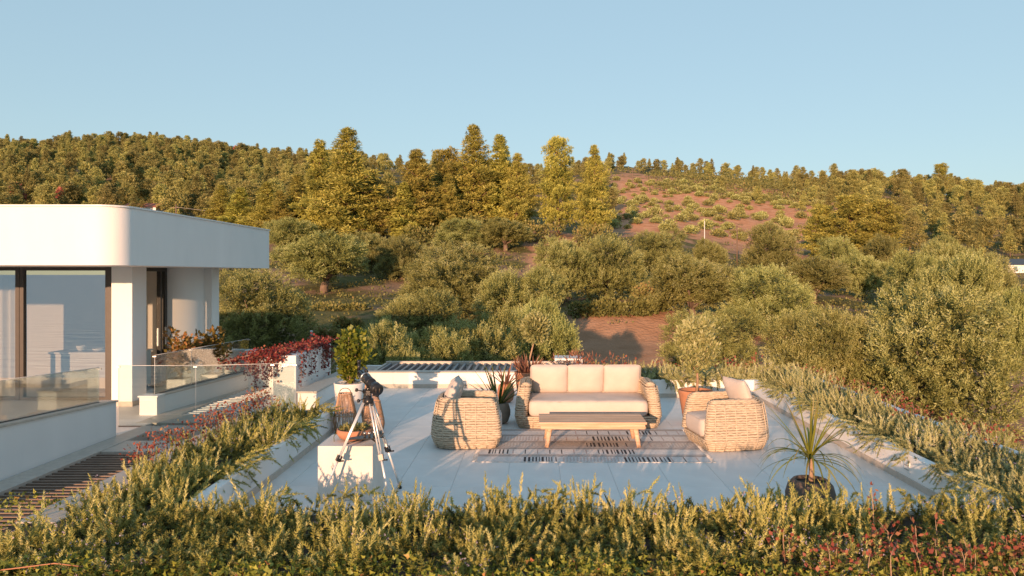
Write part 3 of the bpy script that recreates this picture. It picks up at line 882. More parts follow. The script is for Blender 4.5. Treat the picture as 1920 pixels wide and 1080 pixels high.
# sofa (faces the camera: local +x is turned to -y)
sofa = thing('sofa', 'woven three seat sofa with cream cushions at the back of the rug', 'sofa', (.88, 12.28, 0), R_(-90))
wicker_seat(sofa, 1.0, 2.34, .70, .20, .19, .2)
slab_cushion('seat_cushion', sofa, .86, 1.90, .255, (.09, 0, .335), (0, R_(1.5), 0), seed=3)
for k, y in enumerate((-.61, 0, .61)):
    cushion('back_cushion', sofa, .50, .63, .24, (-.215, y, .705), (0, R_(-76), R_((-2, 1, 2)[k])), boxy=.2, seed=10 + k, sag=0)

def armchair(label, loc, rz):
    t = thing('armchair', label, 'armchair', loc, rz, 'woven armchairs beside the coffee table')
    wicker_seat(t, .99, 1.02, .68, .18, .15, .16)
    slab_cushion('seat_cushion', t, .84, .70, .26, (.085, 0, .315), (0, R_(2), 0), 'fabric', seed=21)
    cushion('back_cushion', t, .56, .58, .21, (-.21, .0, .70), (0, R_(-66), R_(9)), 'fabric', boxy=.14, pinch=.05, seed=22)
    return t
armchair('woven armchair facing away from the house, telescope shadow on its side', (-.97, 10.88, 0), R_(3))
armchair('woven armchair on the far side of the rug, near the terracotta pot', (2.80, 10.78, 0), R_(189))

# coffee table
tb = thing('coffee_table', 'low wooden coffee table with splayed legs on the patterned rug', 'table', (.845, 10.82, 0))
tz = .372
for k in range(4):
    y0 = -.34 + k * .17
    MB().box(-.765, .765, y0 + .005, y0 + .165, tz - .032, tz, bev=.006, seg=2).build('plank', M['teak'], tb)
for y in (-.325, .285):
    MB().box(-.74, .74, y, y + .04, tz - .10, tz - .034, bev=.004, seg=1).build('apron', M['teak'], tb)
for x in (-.72, .68):
    MB().box(x, x + .04, -.284, .284, tz - .10, tz - .035, bev=.004, seg=1).build('apron', M['teak'], tb)
for sx in (-1, 1):
    for sy in (-1, 1):
        MB().tube([(sx * .60, sy * .25, tz - .036), (sx * .655, sy * .30, .012)], [.042, .030], 12).build('leg', M['teak'], tb)

# rug: woven bands of ticks, as thin strips of one flat textile
rug_m = [mat_plain('rug_cream', (.68, .63, .585), .95, .12, 40, .4, 200), mat_plain('rug_taupe', (.52, .445, .39), .95, .15, 40, .4, 200),
         mat_plain('rug_charcoal', (.055, .05, .052), .95, .2, 40, .4, 200), mat_plain('rug_grey', (.60, .575, .555), .95, .15, 40, .4, 200), mat_plain('rug_rose', (.48, .35, .31), .95, .15, 40, .4, 200)]
rug = thing('rug', 'flat woven rug with bands of dark ticks under the coffee table', 'rug', (.80, 10.74, 0), R_(-.6))
RL, RW = 3.08, 2.06
mb = MB().box(-RL / 2, RL / 2, -RW / 2, RW / 2, .001, .009, 0)
rr = random.Random(5)
bands = []
y = -RW / 2
while y < RW / 2 - .05:
    bh = rr.choice((.26, .30, .27)); bands.append(('tick', y, min(y + bh, RW / 2 - .01))); y += bh
    if y > RW / 2 - .1: break
    bh = rr.choice((.12, .15)); bands.append(('line', y, min(y + bh, RW / 2 - .01))); y += bh
def patch(x0, x1, y0, y1, mi, z):
    mb.add([(x0, y0, z), (x1, y0, z), (x1, y1, z), (x0, y1, z)], [(0, 1, 2, 3)], mi)
for bi, (kd, y0, y1) in enumerate(bands):
    if kd == 'line':
        patch(-RL / 2, RL / 2, y0, y1, 1, .0100)
        n = 5
        for k in range(n):
            a0 = y0 + (k + .2) * (y1 - y0) / n
            patch(-RL / 2, RL / 2, a0, a0 + .5 * (y1 - y0) / n, (3, 2, 0, 4, 3)[k], .0110)
    else:
        patch(-RL / 2, RL / 2, y0, y1, (3, 0, 1, 0, 3)[bi // 2 % 5], .0100)
        x = -RL / 2 + rr.uniform(.02, .2)
        while x < RL / 2 - .3:
            wdt = rr.uniform(.3, .75); x1 = min(x + wdt, RL / 2 - .02)
            style = rr.choice(('dense', 'dense', 'sparse', 'plain', 'herring'))
            if style == 'dense':
                xx = x
                while xx < x1:
                    tkw = rr.choice((.012, .02, .03)); patch(xx, xx + tkw, y0 + .015, y1 - .015, 2, .0112); xx += tkw + rr.uniform(.02, .045)
            elif style == 'sparse':
                for xx in np.arange(x, x1, .17): patch(xx, xx + .014, y0 + .015, y1 - .015, rr.choice((2, 4)), .0112)
            elif style == 'herring':
                xx = x
                while xx < x1:
                    for s in range(4):
                        ya = y0 + .02 + s * (y1 - y0 - .04) / 4; h2 = (y1 - y0 - .04) / 4
                        mb.add([(xx, ya, .0112), (xx + .012, ya, .0112), (xx + .034, ya + h2, .0112), (xx + .022, ya + h2, .0112)], [(0, 1, 2, 3)], (0 if bi % 3 else 4))
                    xx += .045
            x = x1 + rr.uniform(.02, .1)
mb.build('textile', rug_m, rug)
mb = MB()
for sx in (-1, 1):
    for k in range(68):
        y = -RW / 2 + .015 + k * (RW - .03) / 67
        mb.tube([(sx * (RL / 2 - .004), y, .006), (sx * (RL / 2 + .035), y + rr.uniform(-.012, .012), .007), (sx * (RL / 2 + rr.uniform(.05, .075)), y + rr.uniform(-.02, .02), .005)], [.004, .0045, .003], 4)
o = mb.build('fringe', rug_m[0], rug); o['kind'] = 'stuff'

# ------------------------------------------------------------------ plinth, bowl, telescope, lanterns
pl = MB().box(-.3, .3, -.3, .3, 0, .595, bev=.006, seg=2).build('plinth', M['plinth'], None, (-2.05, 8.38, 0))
tag(pl, 'white cube plinth standing under the telescope', 'plinth')

# leaf shapes: flat in xz, growing along +z, two or four triangles
def leafshape(wd, fold=.12, base=.0):
    v = np.array([(0, 0, 0), (-wd / 2, fold * wd, .45), (wd / 2, fold * wd, .45), (0, 0, 1.0)])
    return v, np.array([(0, 2, 1), (1, 2, 3)])
LEAF = leafshape(.42)
LEAF_W = leafshape(.75)
LEAF_N = leafshape(.22)

def bowl_plant():
    t = thing('clay_bowl', 'wide terracotta bowl of succulents on the white plinth', 'bowl', (-2.02, 8.4, .596))
    MB().lathe([(.10, 0), (.17, .03), (.205, .08), (.20, .125), (.185, .13), (.175, .10), (0.001, .095)], 36).build('bowl', M['terracotta'], t)
    r = np.random.default_rng(4)
    tr = Tri()
    n = 260
    an = r.uniform(0, 6.283, n); rad = .15 * np.sqrt(r.uniform(0, 1, n))
    T = np.stack([rad * np.cos(an) - .01, rad * np.sin(an), .10 + r.uniform(0, .05, n)], 1)
    d = np.stack([T[:, 0] * 4, T[:, 1] * 4, .6 + 0 * an], 1) + r.normal(0, .4, (n, 3))
    tr.inst(LEAF, basis(d, r.uniform(.03, .07, n), r), T, r.uniform(0, 1, n))
    tr.build('succulents', M['succulent'], t)
    mb = MB(); 
    mb.lathe([(.18, .128), (.19, .135), (.0, .14)], 20)
    MB().tube([(-.19, -.06, .11), (-.215, -.09, .05), (-.21, -.10, -.02), (-.22, -.1, -.06)], .004, 5).build('trailing_stem', M['succulent'], t)
bowl_plant()

def telescope():
    t = thing('telescope', 'black telescope on an aluminium tripod straddling the white plinth', 'telescope', (-1.80, 8.1, 0))
    O = Vector((-1.80, 8.1, 0))
    apex = Vector((0, 0, 1.10))
    feet = [Vector((-.48, -.30, 0)), Vector((.28, -.22, 0)), Vector((.27, .44, 0))]
    for k, ft in enumerate(feet):
        top = apex + Vector((ft.x * .10, ft.y * .10, -.03))
        mid = top.lerp(ft, .53)
        L = MB()
        side = Vector((-(ft.y), ft.x, 0)).normalized() * .019
        L.tube([top + side, mid + side * .8], .0105, 6); L.tube([top - side, mid - side * .8], .0105, 6)
        lg = L.build('leg', M['alu'], t)
        MB().tube([top.lerp(ft, .47), top.lerp(ft, .985)], .0125, 8).build('lower_leg', M['alu'], lg)
        c = MB(); a = top.lerp(ft, .505); b = top.lerp(ft, .56)
        c.tube([a, b], .034, 4, flat=1.0, smooth=False)
        c.tube([b + Vector((.02, 0, 0)), b + Vector((.065, 0, .005))], .009, 6)
        c.build('clamp', M['black'], lg)
        MB().tube([top.lerp(ft, .965), ft + Vector((0, 0, .006))], [.017, .020], 8).build('foot', M['black'], lg)
    # spreader and tray
    s = MB()
    for ft in feet:
        top = apex + Vector((ft.x * .10, ft.y * .10, -.03))
        s.tube([Vector((0, -.01, .695)), top.lerp(ft, .40)], .009, 4)
    s.build('spreader', M['black'], t)
    tray = MB()
    n = 3
    poly = []
    for ft in feet:
        v = Vector((ft.x, ft.y)) * .40
        tt = Vector((-v.y, v.x)).normalized() * .03
        poly += [(v - tt), (v + tt)]
    tray.prism([(p.x, p.y) for p in poly], .690, .702)
    tr_ = tray.build('accessory_tray', M['black'], t)
    for (x, y) in ((-.03, -.05), (.02, -.06), (.06, .0)):
        MB().lathe([(.013, .703), (.013, .735), (.017, .737), (.017, .752), (.0, .753)], 12, (x, y, 0)).build('eyepiece', M['steel'], tr_)
    # mount head
    h = MB()
    h.lathe([(.05, 1.05), (.055, 1.075), (.055, 1.105), (.035, 1.12), (.03, 1.16), (.0, 1.16)], 16)
    h.box(-.055, .055, -.03, .03, 1.03, 1.07, bev=.008)
    h.build('mount_head', M['black'], t)
    h = MB(); h.box(-.03, .03, -.03, .03, 1.14, 1.22, bev=.008); h.tube([(-.06, 0, 1.19), (.06, 0, 1.19)], .026, 10); h.tube([(0, -.03, 1.2), (0, .03, 1.27)], .022, 8)
    h.build('mount_axis', M['blackgloss'], t)
    for (a, b, r) in (((-.06, 0, 1.19), (-.115, -.02, 1.205), .006), ((-.03, -.03, 1.12), (-.085, -.06, 1.10), .006), ((.05, -.02, 1.15), (.095, -.05, 1.155), .006)):
        k = MB(); k.tube([a, b], r, 6); k.tube([b, Vector(b) + (Vector(b) - Vector(a)).normalized() * .025], .019, 12)
        k.build('knob', M['black'], t)
    # tube, pointing down towards the camera side
    d = Vector((.50, -.80, -.22)).normalized()
    c = Vector((.0, 0, 1.305))
    def along(s): return c + d * s
    MB().tube([along(-.22), along(.20)], .054, 28).build('tube', M['blackgloss'], t)
    q = MB(); q.tube([along(.195), along(.285)], .063, 28, cap=True); dew = q.build('dew_shield', M['black'], t)
    e = MB()
    e.tube([along(.284), along(.294)], [.066, .060], 28); e.build('lens_cap', M['black'], dew)
    q = MB(); x = d.cross(Vector((0, 0, 1))).normalized()
    for sx in (-.02, .02):
        q.tube([along(.296) + x * sx + Vector((0, 0, -.026)), along(.296) + x * sx + Vector((0, 0, .026))], .008, 6)
    q.build('grip', M['darkmetal'], dew)
    for s_ in (-.11, .07):
        MB().tube([along(s_), along(s_ + .022)], .0585, 24).build('ring', M['steel'] if s_ < 0 else M['black'], t)
    q = MB(); q.tube([along(-.22), along(-.29)], [.05, .026], 16); q.tube([along(-.28), along(-.33)], .019, 12); f = q.build('focuser', M['blackgloss'], t)
    b = along(-.325)
    MB().tube([b, b + Vector((.0, 0, .085))], .016, 10).tube([b + Vector((0, 0, .085)), b + Vector((0, 0, .12))], .021, 10).build('eyepiece', M['black'], f)
    z = Vector((0, 0, .085))
    q = MB(); q.tube([along(-.17) + z, along(-.05) + z], .015, 10); q.tube([along(-.12) + z * .55, along(-.12) + z], .007, 6)
    q.build('finder_scope', M['black'], t)
telescope()

def lantern(label, loc, h, r0, r1):
    t = thing('lantern', label, 'lantern', loc, 0, 'rattan lanterns beside the white pot')
    n = 44; mb = MB()
    def rad(u): return (r0 * .78 + (r0 - r0 * .78) * math.sin(min(1, u / .45) * math.pi / 2)) * (1 - u) + 0 if False else r0 * (.80 + .20 * math.sin(min(u / .35, 1) * math.pi / 2)) * (1 - max(0, u - .35) / .65) + r1 * max(0, u - .35) / .65
    rr = random.Random(int(h * 1000))
    for k in range(n):
        a = 2 * math.pi * k / n + rr.uniform(-.03, .03)
        path = [(rad(u) * math.cos(a + .02 * math.sin(u * 9 + k)), rad(u) * math.sin(a + .02 * math.sin(u * 9 + k)), u * h) for u in np.linspace(0, 1, 8)]
        mb.tube(path, .0055, 4)
    o = mb.build('rods', M['rattan'], t); o['kind'] = 'stuff'
    for u in (.01, .45, .98):
        b = MB(); b.tube([(rad(u) * math.cos(a), rad(u) * math.sin(a), u * h) for a in np.linspace(0, 2 * math.pi, 24)[:-1]], .009, 5, closed=True)
        b.build('hoop', M['rattan'], t)
    MB().lathe([(r0 * .8, .0), (r0 * .8, .012), (.0, .013)], 24).build('base', M['rattan'], t)
    MB().tube([(r1 * .9 * math.cos(a), 0, h + r1 * .75 * math.sin(a)) for a in np.linspace(0, math.pi, 10)], .006, 5).build('handle', M['darkmetal'], t)
    MB().lathe([(.045, .014), (.045, .20), (.0, .2)], 14).build('candle', M['candle'], t)
lantern('rattan lantern at the end of the planter wall, nearest the house', (-2.93, 11.55, 0), .62, .185, .10)
lantern('tall rattan lantern between the white pot and the other lanterns', (-2.66, 12.15, 0), .70, .155, .085)
lantern('rattan lantern directly behind the telescope legs', (-2.49, 11.55, 0), .50, .17, .10)

# ------------------------------------------------------------------ pots and plants
def pot(parent, prof, mat, soil_r, soil_z, name='pot', n=40):
    MB().lathe(prof, n).build(name, M[mat], parent)
    MB().lathe([(soil_r, soil_z - .02), (soil_r, soil_z), (0, soil_z + .012)], 24).build('soil', M['soil'], parent)

def leaves_in(tr, r, n, c, rad, size, proto, mi=0, up=.35, shell=.55, tmin=0, tmax=1):
    d = unit(r.normal(0, 1, (n, 3)))
    u = (shell + (1 - shell) * r.uniform(0, 1, n)) ** .6
    T = np.array(c) + d * np.array(rad) * u[:, None]
    dd = d + np.array([0, 0, up]) + r.normal(0, .5, (n, 3))
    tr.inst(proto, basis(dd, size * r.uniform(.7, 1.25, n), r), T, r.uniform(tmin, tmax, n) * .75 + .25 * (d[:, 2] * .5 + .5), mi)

def ficus():
    t = thing('potted_ficus', 'bright green leafy shrub in a tapered white pot by the telescope', 'potted plant', (-3.22, 13.0, 0))
    pot(t, [(.20, 0), (.21, .02), (.27, .55), (.275, .57), (.25, .57), (.245, .52), (0, .5)], 'ceramic', .245, .53)
    r = np.random.default_rng(8); s = MB()
    tr = Tri()
    for k in range(9):
        a = k * .7; bx, by = .05 * math.cos(a), .05 * math.sin(a); lean = .17
        tip = Vector((bx + lean * math.cos(a * 1.7) + .06, by + lean * math.sin(a * 1.7), 1.05 + .42 * ((k * 37) % 10) / 10))
        s.tube([(bx, by, .52), (bx + (tip.x - bx) * .4, by + (tip.y - by) * .4, .8), tip], [.011, .008, .004], 5)
        for u in np.linspace(.25, 1, 6):
            c = (bx + (tip.x - bx) * u, by + (tip.y - by) * u, .55 + (tip.z - .55) * u)
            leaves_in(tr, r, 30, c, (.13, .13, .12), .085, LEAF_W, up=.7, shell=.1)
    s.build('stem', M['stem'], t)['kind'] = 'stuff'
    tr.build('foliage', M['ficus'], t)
    tb_ = Tri(); n = 240
    an = r.uniform(0, 6.283, n); rd = .23 * np.sqrt(r.uniform(0, 1, n))
    tb_.inst((np.array([(-.5, -.5, 0), (.5, -.5, 0), (0, .6, 0), (0, 0, .6)]), np.array([(0, 1, 3), (1, 2, 3), (2, 0, 3)])), basis(r.normal(0, .3, (n, 3)) + [0, 0, 1], .035, r),
             np.stack([rd * np.cos(an), rd * np.sin(an), .545 + 0 * an], 1), r.uniform(0, 1, n))
    o = tb_.build('pebbles', M['pebble'], t); o['kind'] = 'stuff'
ficus()

def balcony_shrub(label, loc, h, seed, tmin, tmax):
    t = thing('potted_shrub', label, 'potted plant', loc)
    MB().box(-.19, .19, -.19, .19, 0, .40, bev=.02).build('pot', M['ceramic'], t)
    MB().box(-.165, .165, -.165, .165, .401, .41).build('soil', M['soil'], t)
    r = np.random.default_rng(seed); tr = Tri(); s = MB()
    for k in range(8):
        a = r.uniform(0, 6.28); tip = (.26 * math.cos(a), .26 * math.sin(a), h * r.uniform(.7, 1))
        s.tube([(0, 0, .4), (tip[0] * .4, tip[1] * .4, .4 + (tip[2] - .4) * .5), tip], [.010, .007, .003], 5)
        for u in np.linspace(.35, 1, 6):
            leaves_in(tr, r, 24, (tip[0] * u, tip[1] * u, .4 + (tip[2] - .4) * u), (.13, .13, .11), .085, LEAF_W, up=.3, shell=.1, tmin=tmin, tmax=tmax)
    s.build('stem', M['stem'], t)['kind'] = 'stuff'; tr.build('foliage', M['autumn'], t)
balcony_shrub('shrub with orange turning leaves in a white pot behind the tinted glass', (-7.02, 14.75, 0), 1.30, 3, .2, 1)
balcony_shrub('brown leaved shrub in a white pot before the second villa column', (-6.68, 15.45, 0), 1.28, 5, 0, .7)

def ribbon(path, wd, up=Vector((0, 0, 1)), vee=.25):
    """a strap leaf: path of points, width along it, slightly folded"""
    v, f = [], []
    n = len(path)
    for i, p in enumerate(path):
        a = path[max(0, i - 1)]; b = path[min(n - 1, i + 1)]
        t = (b - a).normalized(); s = t.cross(up)
        s = s.normalized() if s.length > 1e-3 else Vector((1, 0, 0))
        nn = s.cross(t).normalized()
        v += [p - s * wd[i] / 2 + nn * wd[i] * vee, p, p + s * wd[i] / 2 + nn * wd[i] * vee]
    for i in range(n - 1):
        b = i * 3
        f += [(b, b + 1, b + 4, b + 3), (b + 1, b + 2, b + 5, b + 4)]
    return v, f

def set_tint(o, vals):
    a = o.data.attributes.new('tint', 'FLOAT', 'POINT'); a.data.foreach_set('value', np.asarray(vals, np.float32))

def strap_leaf(parent, base, az, el, length, droop, width, mat, tint=.5, n=10):
    d = Vector((math.cos(az) * math.cos(el), math.sin(az) * math.cos(el), math.sin(el)))
    p = Vector(base); path = [p.copy()]; st = length / (n - 1)
    for i in range(1, n):
        d = (d + Vector((0, 0, -droop * (i / n)))).normalized()
        p = p + d * st; path.append(p.copy())
    wd = [width * (.55 + .45 * min(1, i / 2.5)) * (1 - (i / (n - 1)) ** 2.2) + .002 for i in range(n)]
    v, f = ribbon(path, wd, Vector((0, 0, 1)))
    o = MB().add(v, f, 0, True).build('leaf', M[mat], parent)
    set_tint(o, np.repeat(np.clip(tint + np.linspace(-.15, .35, n), 0, 1), 3))
    return o

def cordyline():
    t = thing('potted_cordyline', 'spiky yellow green cordyline in a round dark brown pot', 'potted plant', (2.87, 7.68, 0))
    pot(t, [(.15, 0), (.20, .02), (.245, .12), (.25, .2), (.225, .29), (.175, .345), (.15, .345), (.155, .31), (.0, .3)], 'brownclay', .155, .31)
    MB().tube([(0, 0, .30), (.012, 0, .42), (.0, 0, .56)], [.028, .024, .028], 10).build('trunk', M['stem'], t)
    rr = random.Random(3)
    for k in range(52):
        up = k < 22
        az = k * 2.399 + rr.uniform(-.2, .2)
        el = rr.uniform(.75, 1.45) if up else rr.uniform(-.05, .75)
        strap_leaf(t, (.012 * math.cos(az), .012 * math.sin(az), .56 + rr.uniform(-.02, .05)), az, el, rr.uniform(.55, .72), rr.uniform(.02, .12) if up else rr.uniform(.28, .5), rr.uniform(.017, .026), 'blade_yellow', rr.uniform(0, .8))
cordyline()

def flax(label, loc, potprof, potmat, soil, n, L, seed, mat='blade', spread=.9):
    t = thing('potted_flax', label, 'potted plant', loc)
    pot(t, potprof, potmat, soil[0], soil[1])
    rr = random.Random(seed)
    for k in range(n):
        az = k * 2.399 + rr.uniform(-.3, .3)
        strap_leaf(t, (.05 * math.cos(az), .05 * math.sin(az), soil[1]), az, rr.uniform(1.45 - spread, 1.4), L * rr.uniform(.65, 1.05), rr.uniform(.03, .16), rr.uniform(.035, .055), mat, rr.uniform(0, .8))
    return t
rnd = [(.10, 0), (.16, .03), (.20, .14), (.20, .22), (.17, .32), (.145, .34), (.13, .34), (.135, .3), (0, .29)]
flax('broad sword leaved flax in a taupe pot behind the left armchair', (-.58, 12.3, 0), rnd, 'taupe', (.14, .30), 26, .80, 4)
flax('slim red leaved flax in a rusty pot near the back wall', (-.53, 14.3, 0), [(.08, 0), (.14, .05), (.17, .18), (.14, .32), (.11, .36), (.095, .36), (.095, .32), (0, .31)], 'rust', (.09, .32), 18, .55, 9, 'grassred')

# topiary standard olive with red grass at its foot, in a tall clay pot
t = thing('topiary_olive', 'ball topiary olive on a thin stem in a tall clay pot', 'potted tree', (-.12, 14.75, 0))
pot(t, [(.17, 0), (.19, .03), (.25, .50), (.26, .53), (.23, .53), (.225, .46), (0, .45)], 'terracotta', .225, .47)
MB().tube([(.0, 0, .46), (.04, 0, .75), (.10, 0, 1.0), (.15, 0, 1.2)], [.022, .018, .016, .014], 8).build('trunk', M['stem'], t)
r = np.random.default_rng(31); tr = Tri()
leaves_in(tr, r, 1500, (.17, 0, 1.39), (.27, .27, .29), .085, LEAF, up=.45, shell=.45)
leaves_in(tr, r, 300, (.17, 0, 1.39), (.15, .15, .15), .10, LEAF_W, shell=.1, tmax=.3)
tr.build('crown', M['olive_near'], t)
tr = Tri(); n = 120
az = r.uniform(0, 6.283, n); d = np.stack([np.cos(az) * .45, np.sin(az) * .45, .8 + 0 * az], 1) + r.normal(0, .12, (n, 3))
tr.inst((np.array([(-.012, 0, 0), (.012, 0, 0), (.008, .06, .55), (0, .22, .95)]), np.array([(0, 1, 2), (0, 2, 3)])), basis(d, r.uniform(.25, .5, n), r), np.stack([.1 * np.cos(az), .1 * np.sin(az), .46 + 0 * az], 1), r.uniform(0, 1, n))
tr.build('grass_tuft', M['grassred'], t)

# small olive tree in the terracotta pot behind the right armchair
t = thing('potted_olive', 'small feathery olive tree in a terracotta pot behind the right armchair', 'potted tree', (2.70, 12.35, 0))
pot(t, [(.17, 0), (.20, .03), (.27, .45), (.285, .52), (.28, .545), (.25, .54), (.24, .47), (0, .46)], 'terracotta', .24, .48)
MB().tube([(.02, 0, .47), (.04, .01, .7), (.02, .0, .95), (.05, 0, 1.3)], [.026, .022, .018, .010], 8).tube([(.03, 0, .82), (-.1, .02, 1.05), (-.16, 0, 1.3)], [.014, .010, .005], 6).tube([(.03, 0, .9), (.15, -.03, 1.1), (.2, 0, 1.35)], [.013, .009, .005], 6).build('trunk', M['stem'], t)
tr = Tri()
for k in range(60):
    a = r.uniform(0, 6.28); z = r.uniform(.86, 1.68); rr_ = .30 * math.sqrt(max(.05, 1 - ((z - 1.25) / .55) ** 2)) * r.uniform(.3, 1)
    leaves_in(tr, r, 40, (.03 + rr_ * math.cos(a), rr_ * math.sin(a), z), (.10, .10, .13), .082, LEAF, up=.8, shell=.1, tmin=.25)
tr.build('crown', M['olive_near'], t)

# ------------------------------------------------------------------ rosemary, ivy, red shrubs
def sprig(seed, bend, n=64, L=1.0, nl=.115):
    r = np.random.default_rng(seed)
    V, Fa = [], []
    def axis(u): return np.array([bend * (1 - u) ** 2 * -1 + bend * (1), 0, u * L]) if bend else np.array([0, 0, u * L])
    def axisb(u): return np.array([bend * u * u, bend * .3 * math.sin(u * 3), u * L])
    for i in range(5):            # stem
        u0, u1 = i / 5, (i + 1) / 5
        a, b = axisb(u0), axisb(u1); k = len(V)
        V += [a + [-.008, 0, 0], a + [.008, 0, 0], b]; Fa.append((k, k + 1, k + 2))
    for i in range(n):
        u = .08 + .92 * (i + r.uniform(0, 1)) / n
        a = i * 2.399; p = axisb(u)
        out = np.array([math.cos(a), math.sin(a), 0]); el = .42 + .5 * u
        l = nl * r.uniform(.75, 1.15) * (1 - .45 * max(0, u - .8) / .2)
        d = out * math.cos(el) + np.array([0, 0, math.sin(el)])
        s = np.cross(d, r.normal(0, 1, 3)); s = s / np.linalg.norm(s) * l * .19
        k = len(V)
        V += [p - s, p + s, p + d * l]; Fa.append((k, k + 1, k + 2))
    return np.array(V), np.array(Fa)
SPR = [sprig(1, .0), sprig(2, .12), sprig(3, .25), sprig(4, .42), sprig(5, -.2)]
SPR_S = [sprig(11, .1, 46, nl=.16), sprig(12, .25, 46, nl=.16)]
FLOWER = (np.array([(0, 0, 0), (.5, .1, .5), (.1, .5, .6), (-.5, .1, .4), (-.1, -.5, .6), (.2, .1, 1.0)]), np.array([(0, 1, 2), (0, 3, 4), (0, 2, 5), (1, 4, 5)]))

def rosemary(label, region, dens, hmin, hmax, seed, mat='rosemary', lean=(0, 0), drape=None, near=True, z0=.24, clump=.16, flowers=.3, mound=None):
    """region: (x0,x1,y0,y1). clumps of sprigs fanning out of the soil; drape = ('x'/'y', value, sign) edge to hang over"""
    r = np.random.default_rng(seed)
    x0, x1, y0, y1 = region
    nc = int((x1 - x0) * (y1 - y0) * dens / 9)
    cx = r.uniform(x0, x1, nc); cy = r.uniform(y0, y1, nc)
    hsc = .75 + .35 * np.sin(cx * 2.1 + seed) * np.sin(cy * 2.7 + 1) + r.uniform(-.2, .35, nc)
    if mound is not None: hsc = hsc * mound(cx, cy)
    T, D, H, tint = [], [], [], []
    for k in range(nc):
        m = r.integers(7, 13)
        az = r.uniform(0, 6.283, m); ou = r.uniform(.0, 1, m) ** .7
        d = np.stack([np.cos(az) * ou * .5 + lean[0], np.sin(az) * ou * .5 + lean[1], 1 - .35 * ou], 1)
        T.append(np.stack([cx[k] + np.cos(az) * ou * clump * .6, cy[k] + np.sin(az) * ou * clump * .6, np.full(m, z0)], 1))
        D.append(d); H.append((hmin + (hmax - hmin) * r.uniform(0, 1, m)) * max(.45, hsc[k]) * np.where(r.uniform(0, 1, m) < .1, 1.3, .95)); tint.append(np.clip(r.normal(.62, .2, m) + .12 * (hsc[k] - .8), .05, .9))
    T = np.concatenate(T); D = np.concatenate(D); H = np.concatenate(H); tint = np.concatenate(tint)
    if drape is not None:
        for (ax, val, sg, a0, a1, num) in drape:
            s = r.uniform(a0, a1, num)
            msk = (np.sin(s * 3.1 + seed) + np.sin(s * 7.3) * .6 + r.normal(0, .35, num)) > -.35
            s = s[msk]; m = len(s)
            o = np.full(m, val) - sg * r.uniform(.0, .16, m)
            dn = r.uniform(-.9, .35, m)
            if ax == 'x':
                T2 = np.stack([o, s, .33 + r.uniform(0, .12, m)], 1); D2 = np.stack([sg * r.uniform(.5, 1, m), r.normal(-.15, .4, m), dn], 1)
            else:
                T2 = np.stack([s, o, .33 + r.uniform(0, .12, m)], 1); D2 = np.stack([r.normal(0, .4, m), sg * r.uniform(.5, 1, m), dn], 1)
            T = np.concatenate([T, T2]); D = np.concatenate([D, D2]); H = np.concatenate([H, r.uniform(.16, .34, m)]); tint = np.concatenate([tint, np.clip(r.normal(.45, .18, m), .05, .9)])
    tr = Tri(); protos = SPR if near else SPR_S
    w = r.integers(0, len(protos), len(T))
    for k, pr in enumerate(protos):
        s = w == k
        tr.inst(pr, basis(D[s], H[s], r, wide=np.full(s.sum(), .27 if near else .28)), T[s], tint[s])
    # short leafy filling low between the sprigs, its dark tint painting shaded gaps
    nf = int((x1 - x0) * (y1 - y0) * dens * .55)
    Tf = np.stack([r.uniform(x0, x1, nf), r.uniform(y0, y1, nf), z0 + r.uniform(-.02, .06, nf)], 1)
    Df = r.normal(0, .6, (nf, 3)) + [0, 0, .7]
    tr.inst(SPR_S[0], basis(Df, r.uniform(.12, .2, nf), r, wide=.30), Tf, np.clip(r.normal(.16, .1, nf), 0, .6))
    # small lilac flowers near some tips
    fm = (r.uniform(0, 1, len(T)) < flowers) & (np.sin(T[:, 0] * 2.3 + T[:, 1] * 1.7) + r.normal(0, .4, len(T)) > .35)
    if fm.any():
        Dn = unit(D[fm]); Hn = H[fm]
        for u in (.72, .8, .86):
            tr.inst(FLOWER, basis(r.normal(0, 1, (fm.sum(), 3)), r.uniform(.012, .02, fm.sum()), r), T[fm] + Dn * (Hn * u)[:, None] + r.normal(0, .012, (fm.sum(), 3)), r.uniform(.955, 1, fm.sum()))
    o = tr.build('rosemary', M[mat])
    return tag(o, label, 'rosemary', kind='stuff')

rosemary('tall flowering rosemary filling the planter closest to the camera', (-4.15, 5.95, 5.3, 6.8), 225, .16, .33, 1, drape=[('y', 6.95, 1, -3.1, 4.4, 260)], mound=lambda x, y: .68 + .36 * np.clip((y - 5.3) / 1.1, 0, 1))
rosemary('dark rosemary in the planter on the house side, leaning over its wall', (-4.2, LX - .14, 6.8, 11.55), 215, .20, .38, 2, lean=(.1, -.05), drape=[('x', LX - .05, 1, 7.6, 11.5, 260)])
rosemary('pale rosemary in the long planter beside the big olive', (RX + .1, 5.7, 6.8, 15.0), 200, .20, .38, 3, mat='rosemary_pale', lean=(-.12, .02), drape=[('x', RX, -1, 6.9, 14.8, 400)])
rosemary('rosemary in the planter behind the sofa', (1.2, 5.75, YBR + .05, 16.2), 220, .18, .34, 4, mat='rosemary_pale', near=False, drape=[('y', YBR, -1, 2.0, 4.4, 200)])

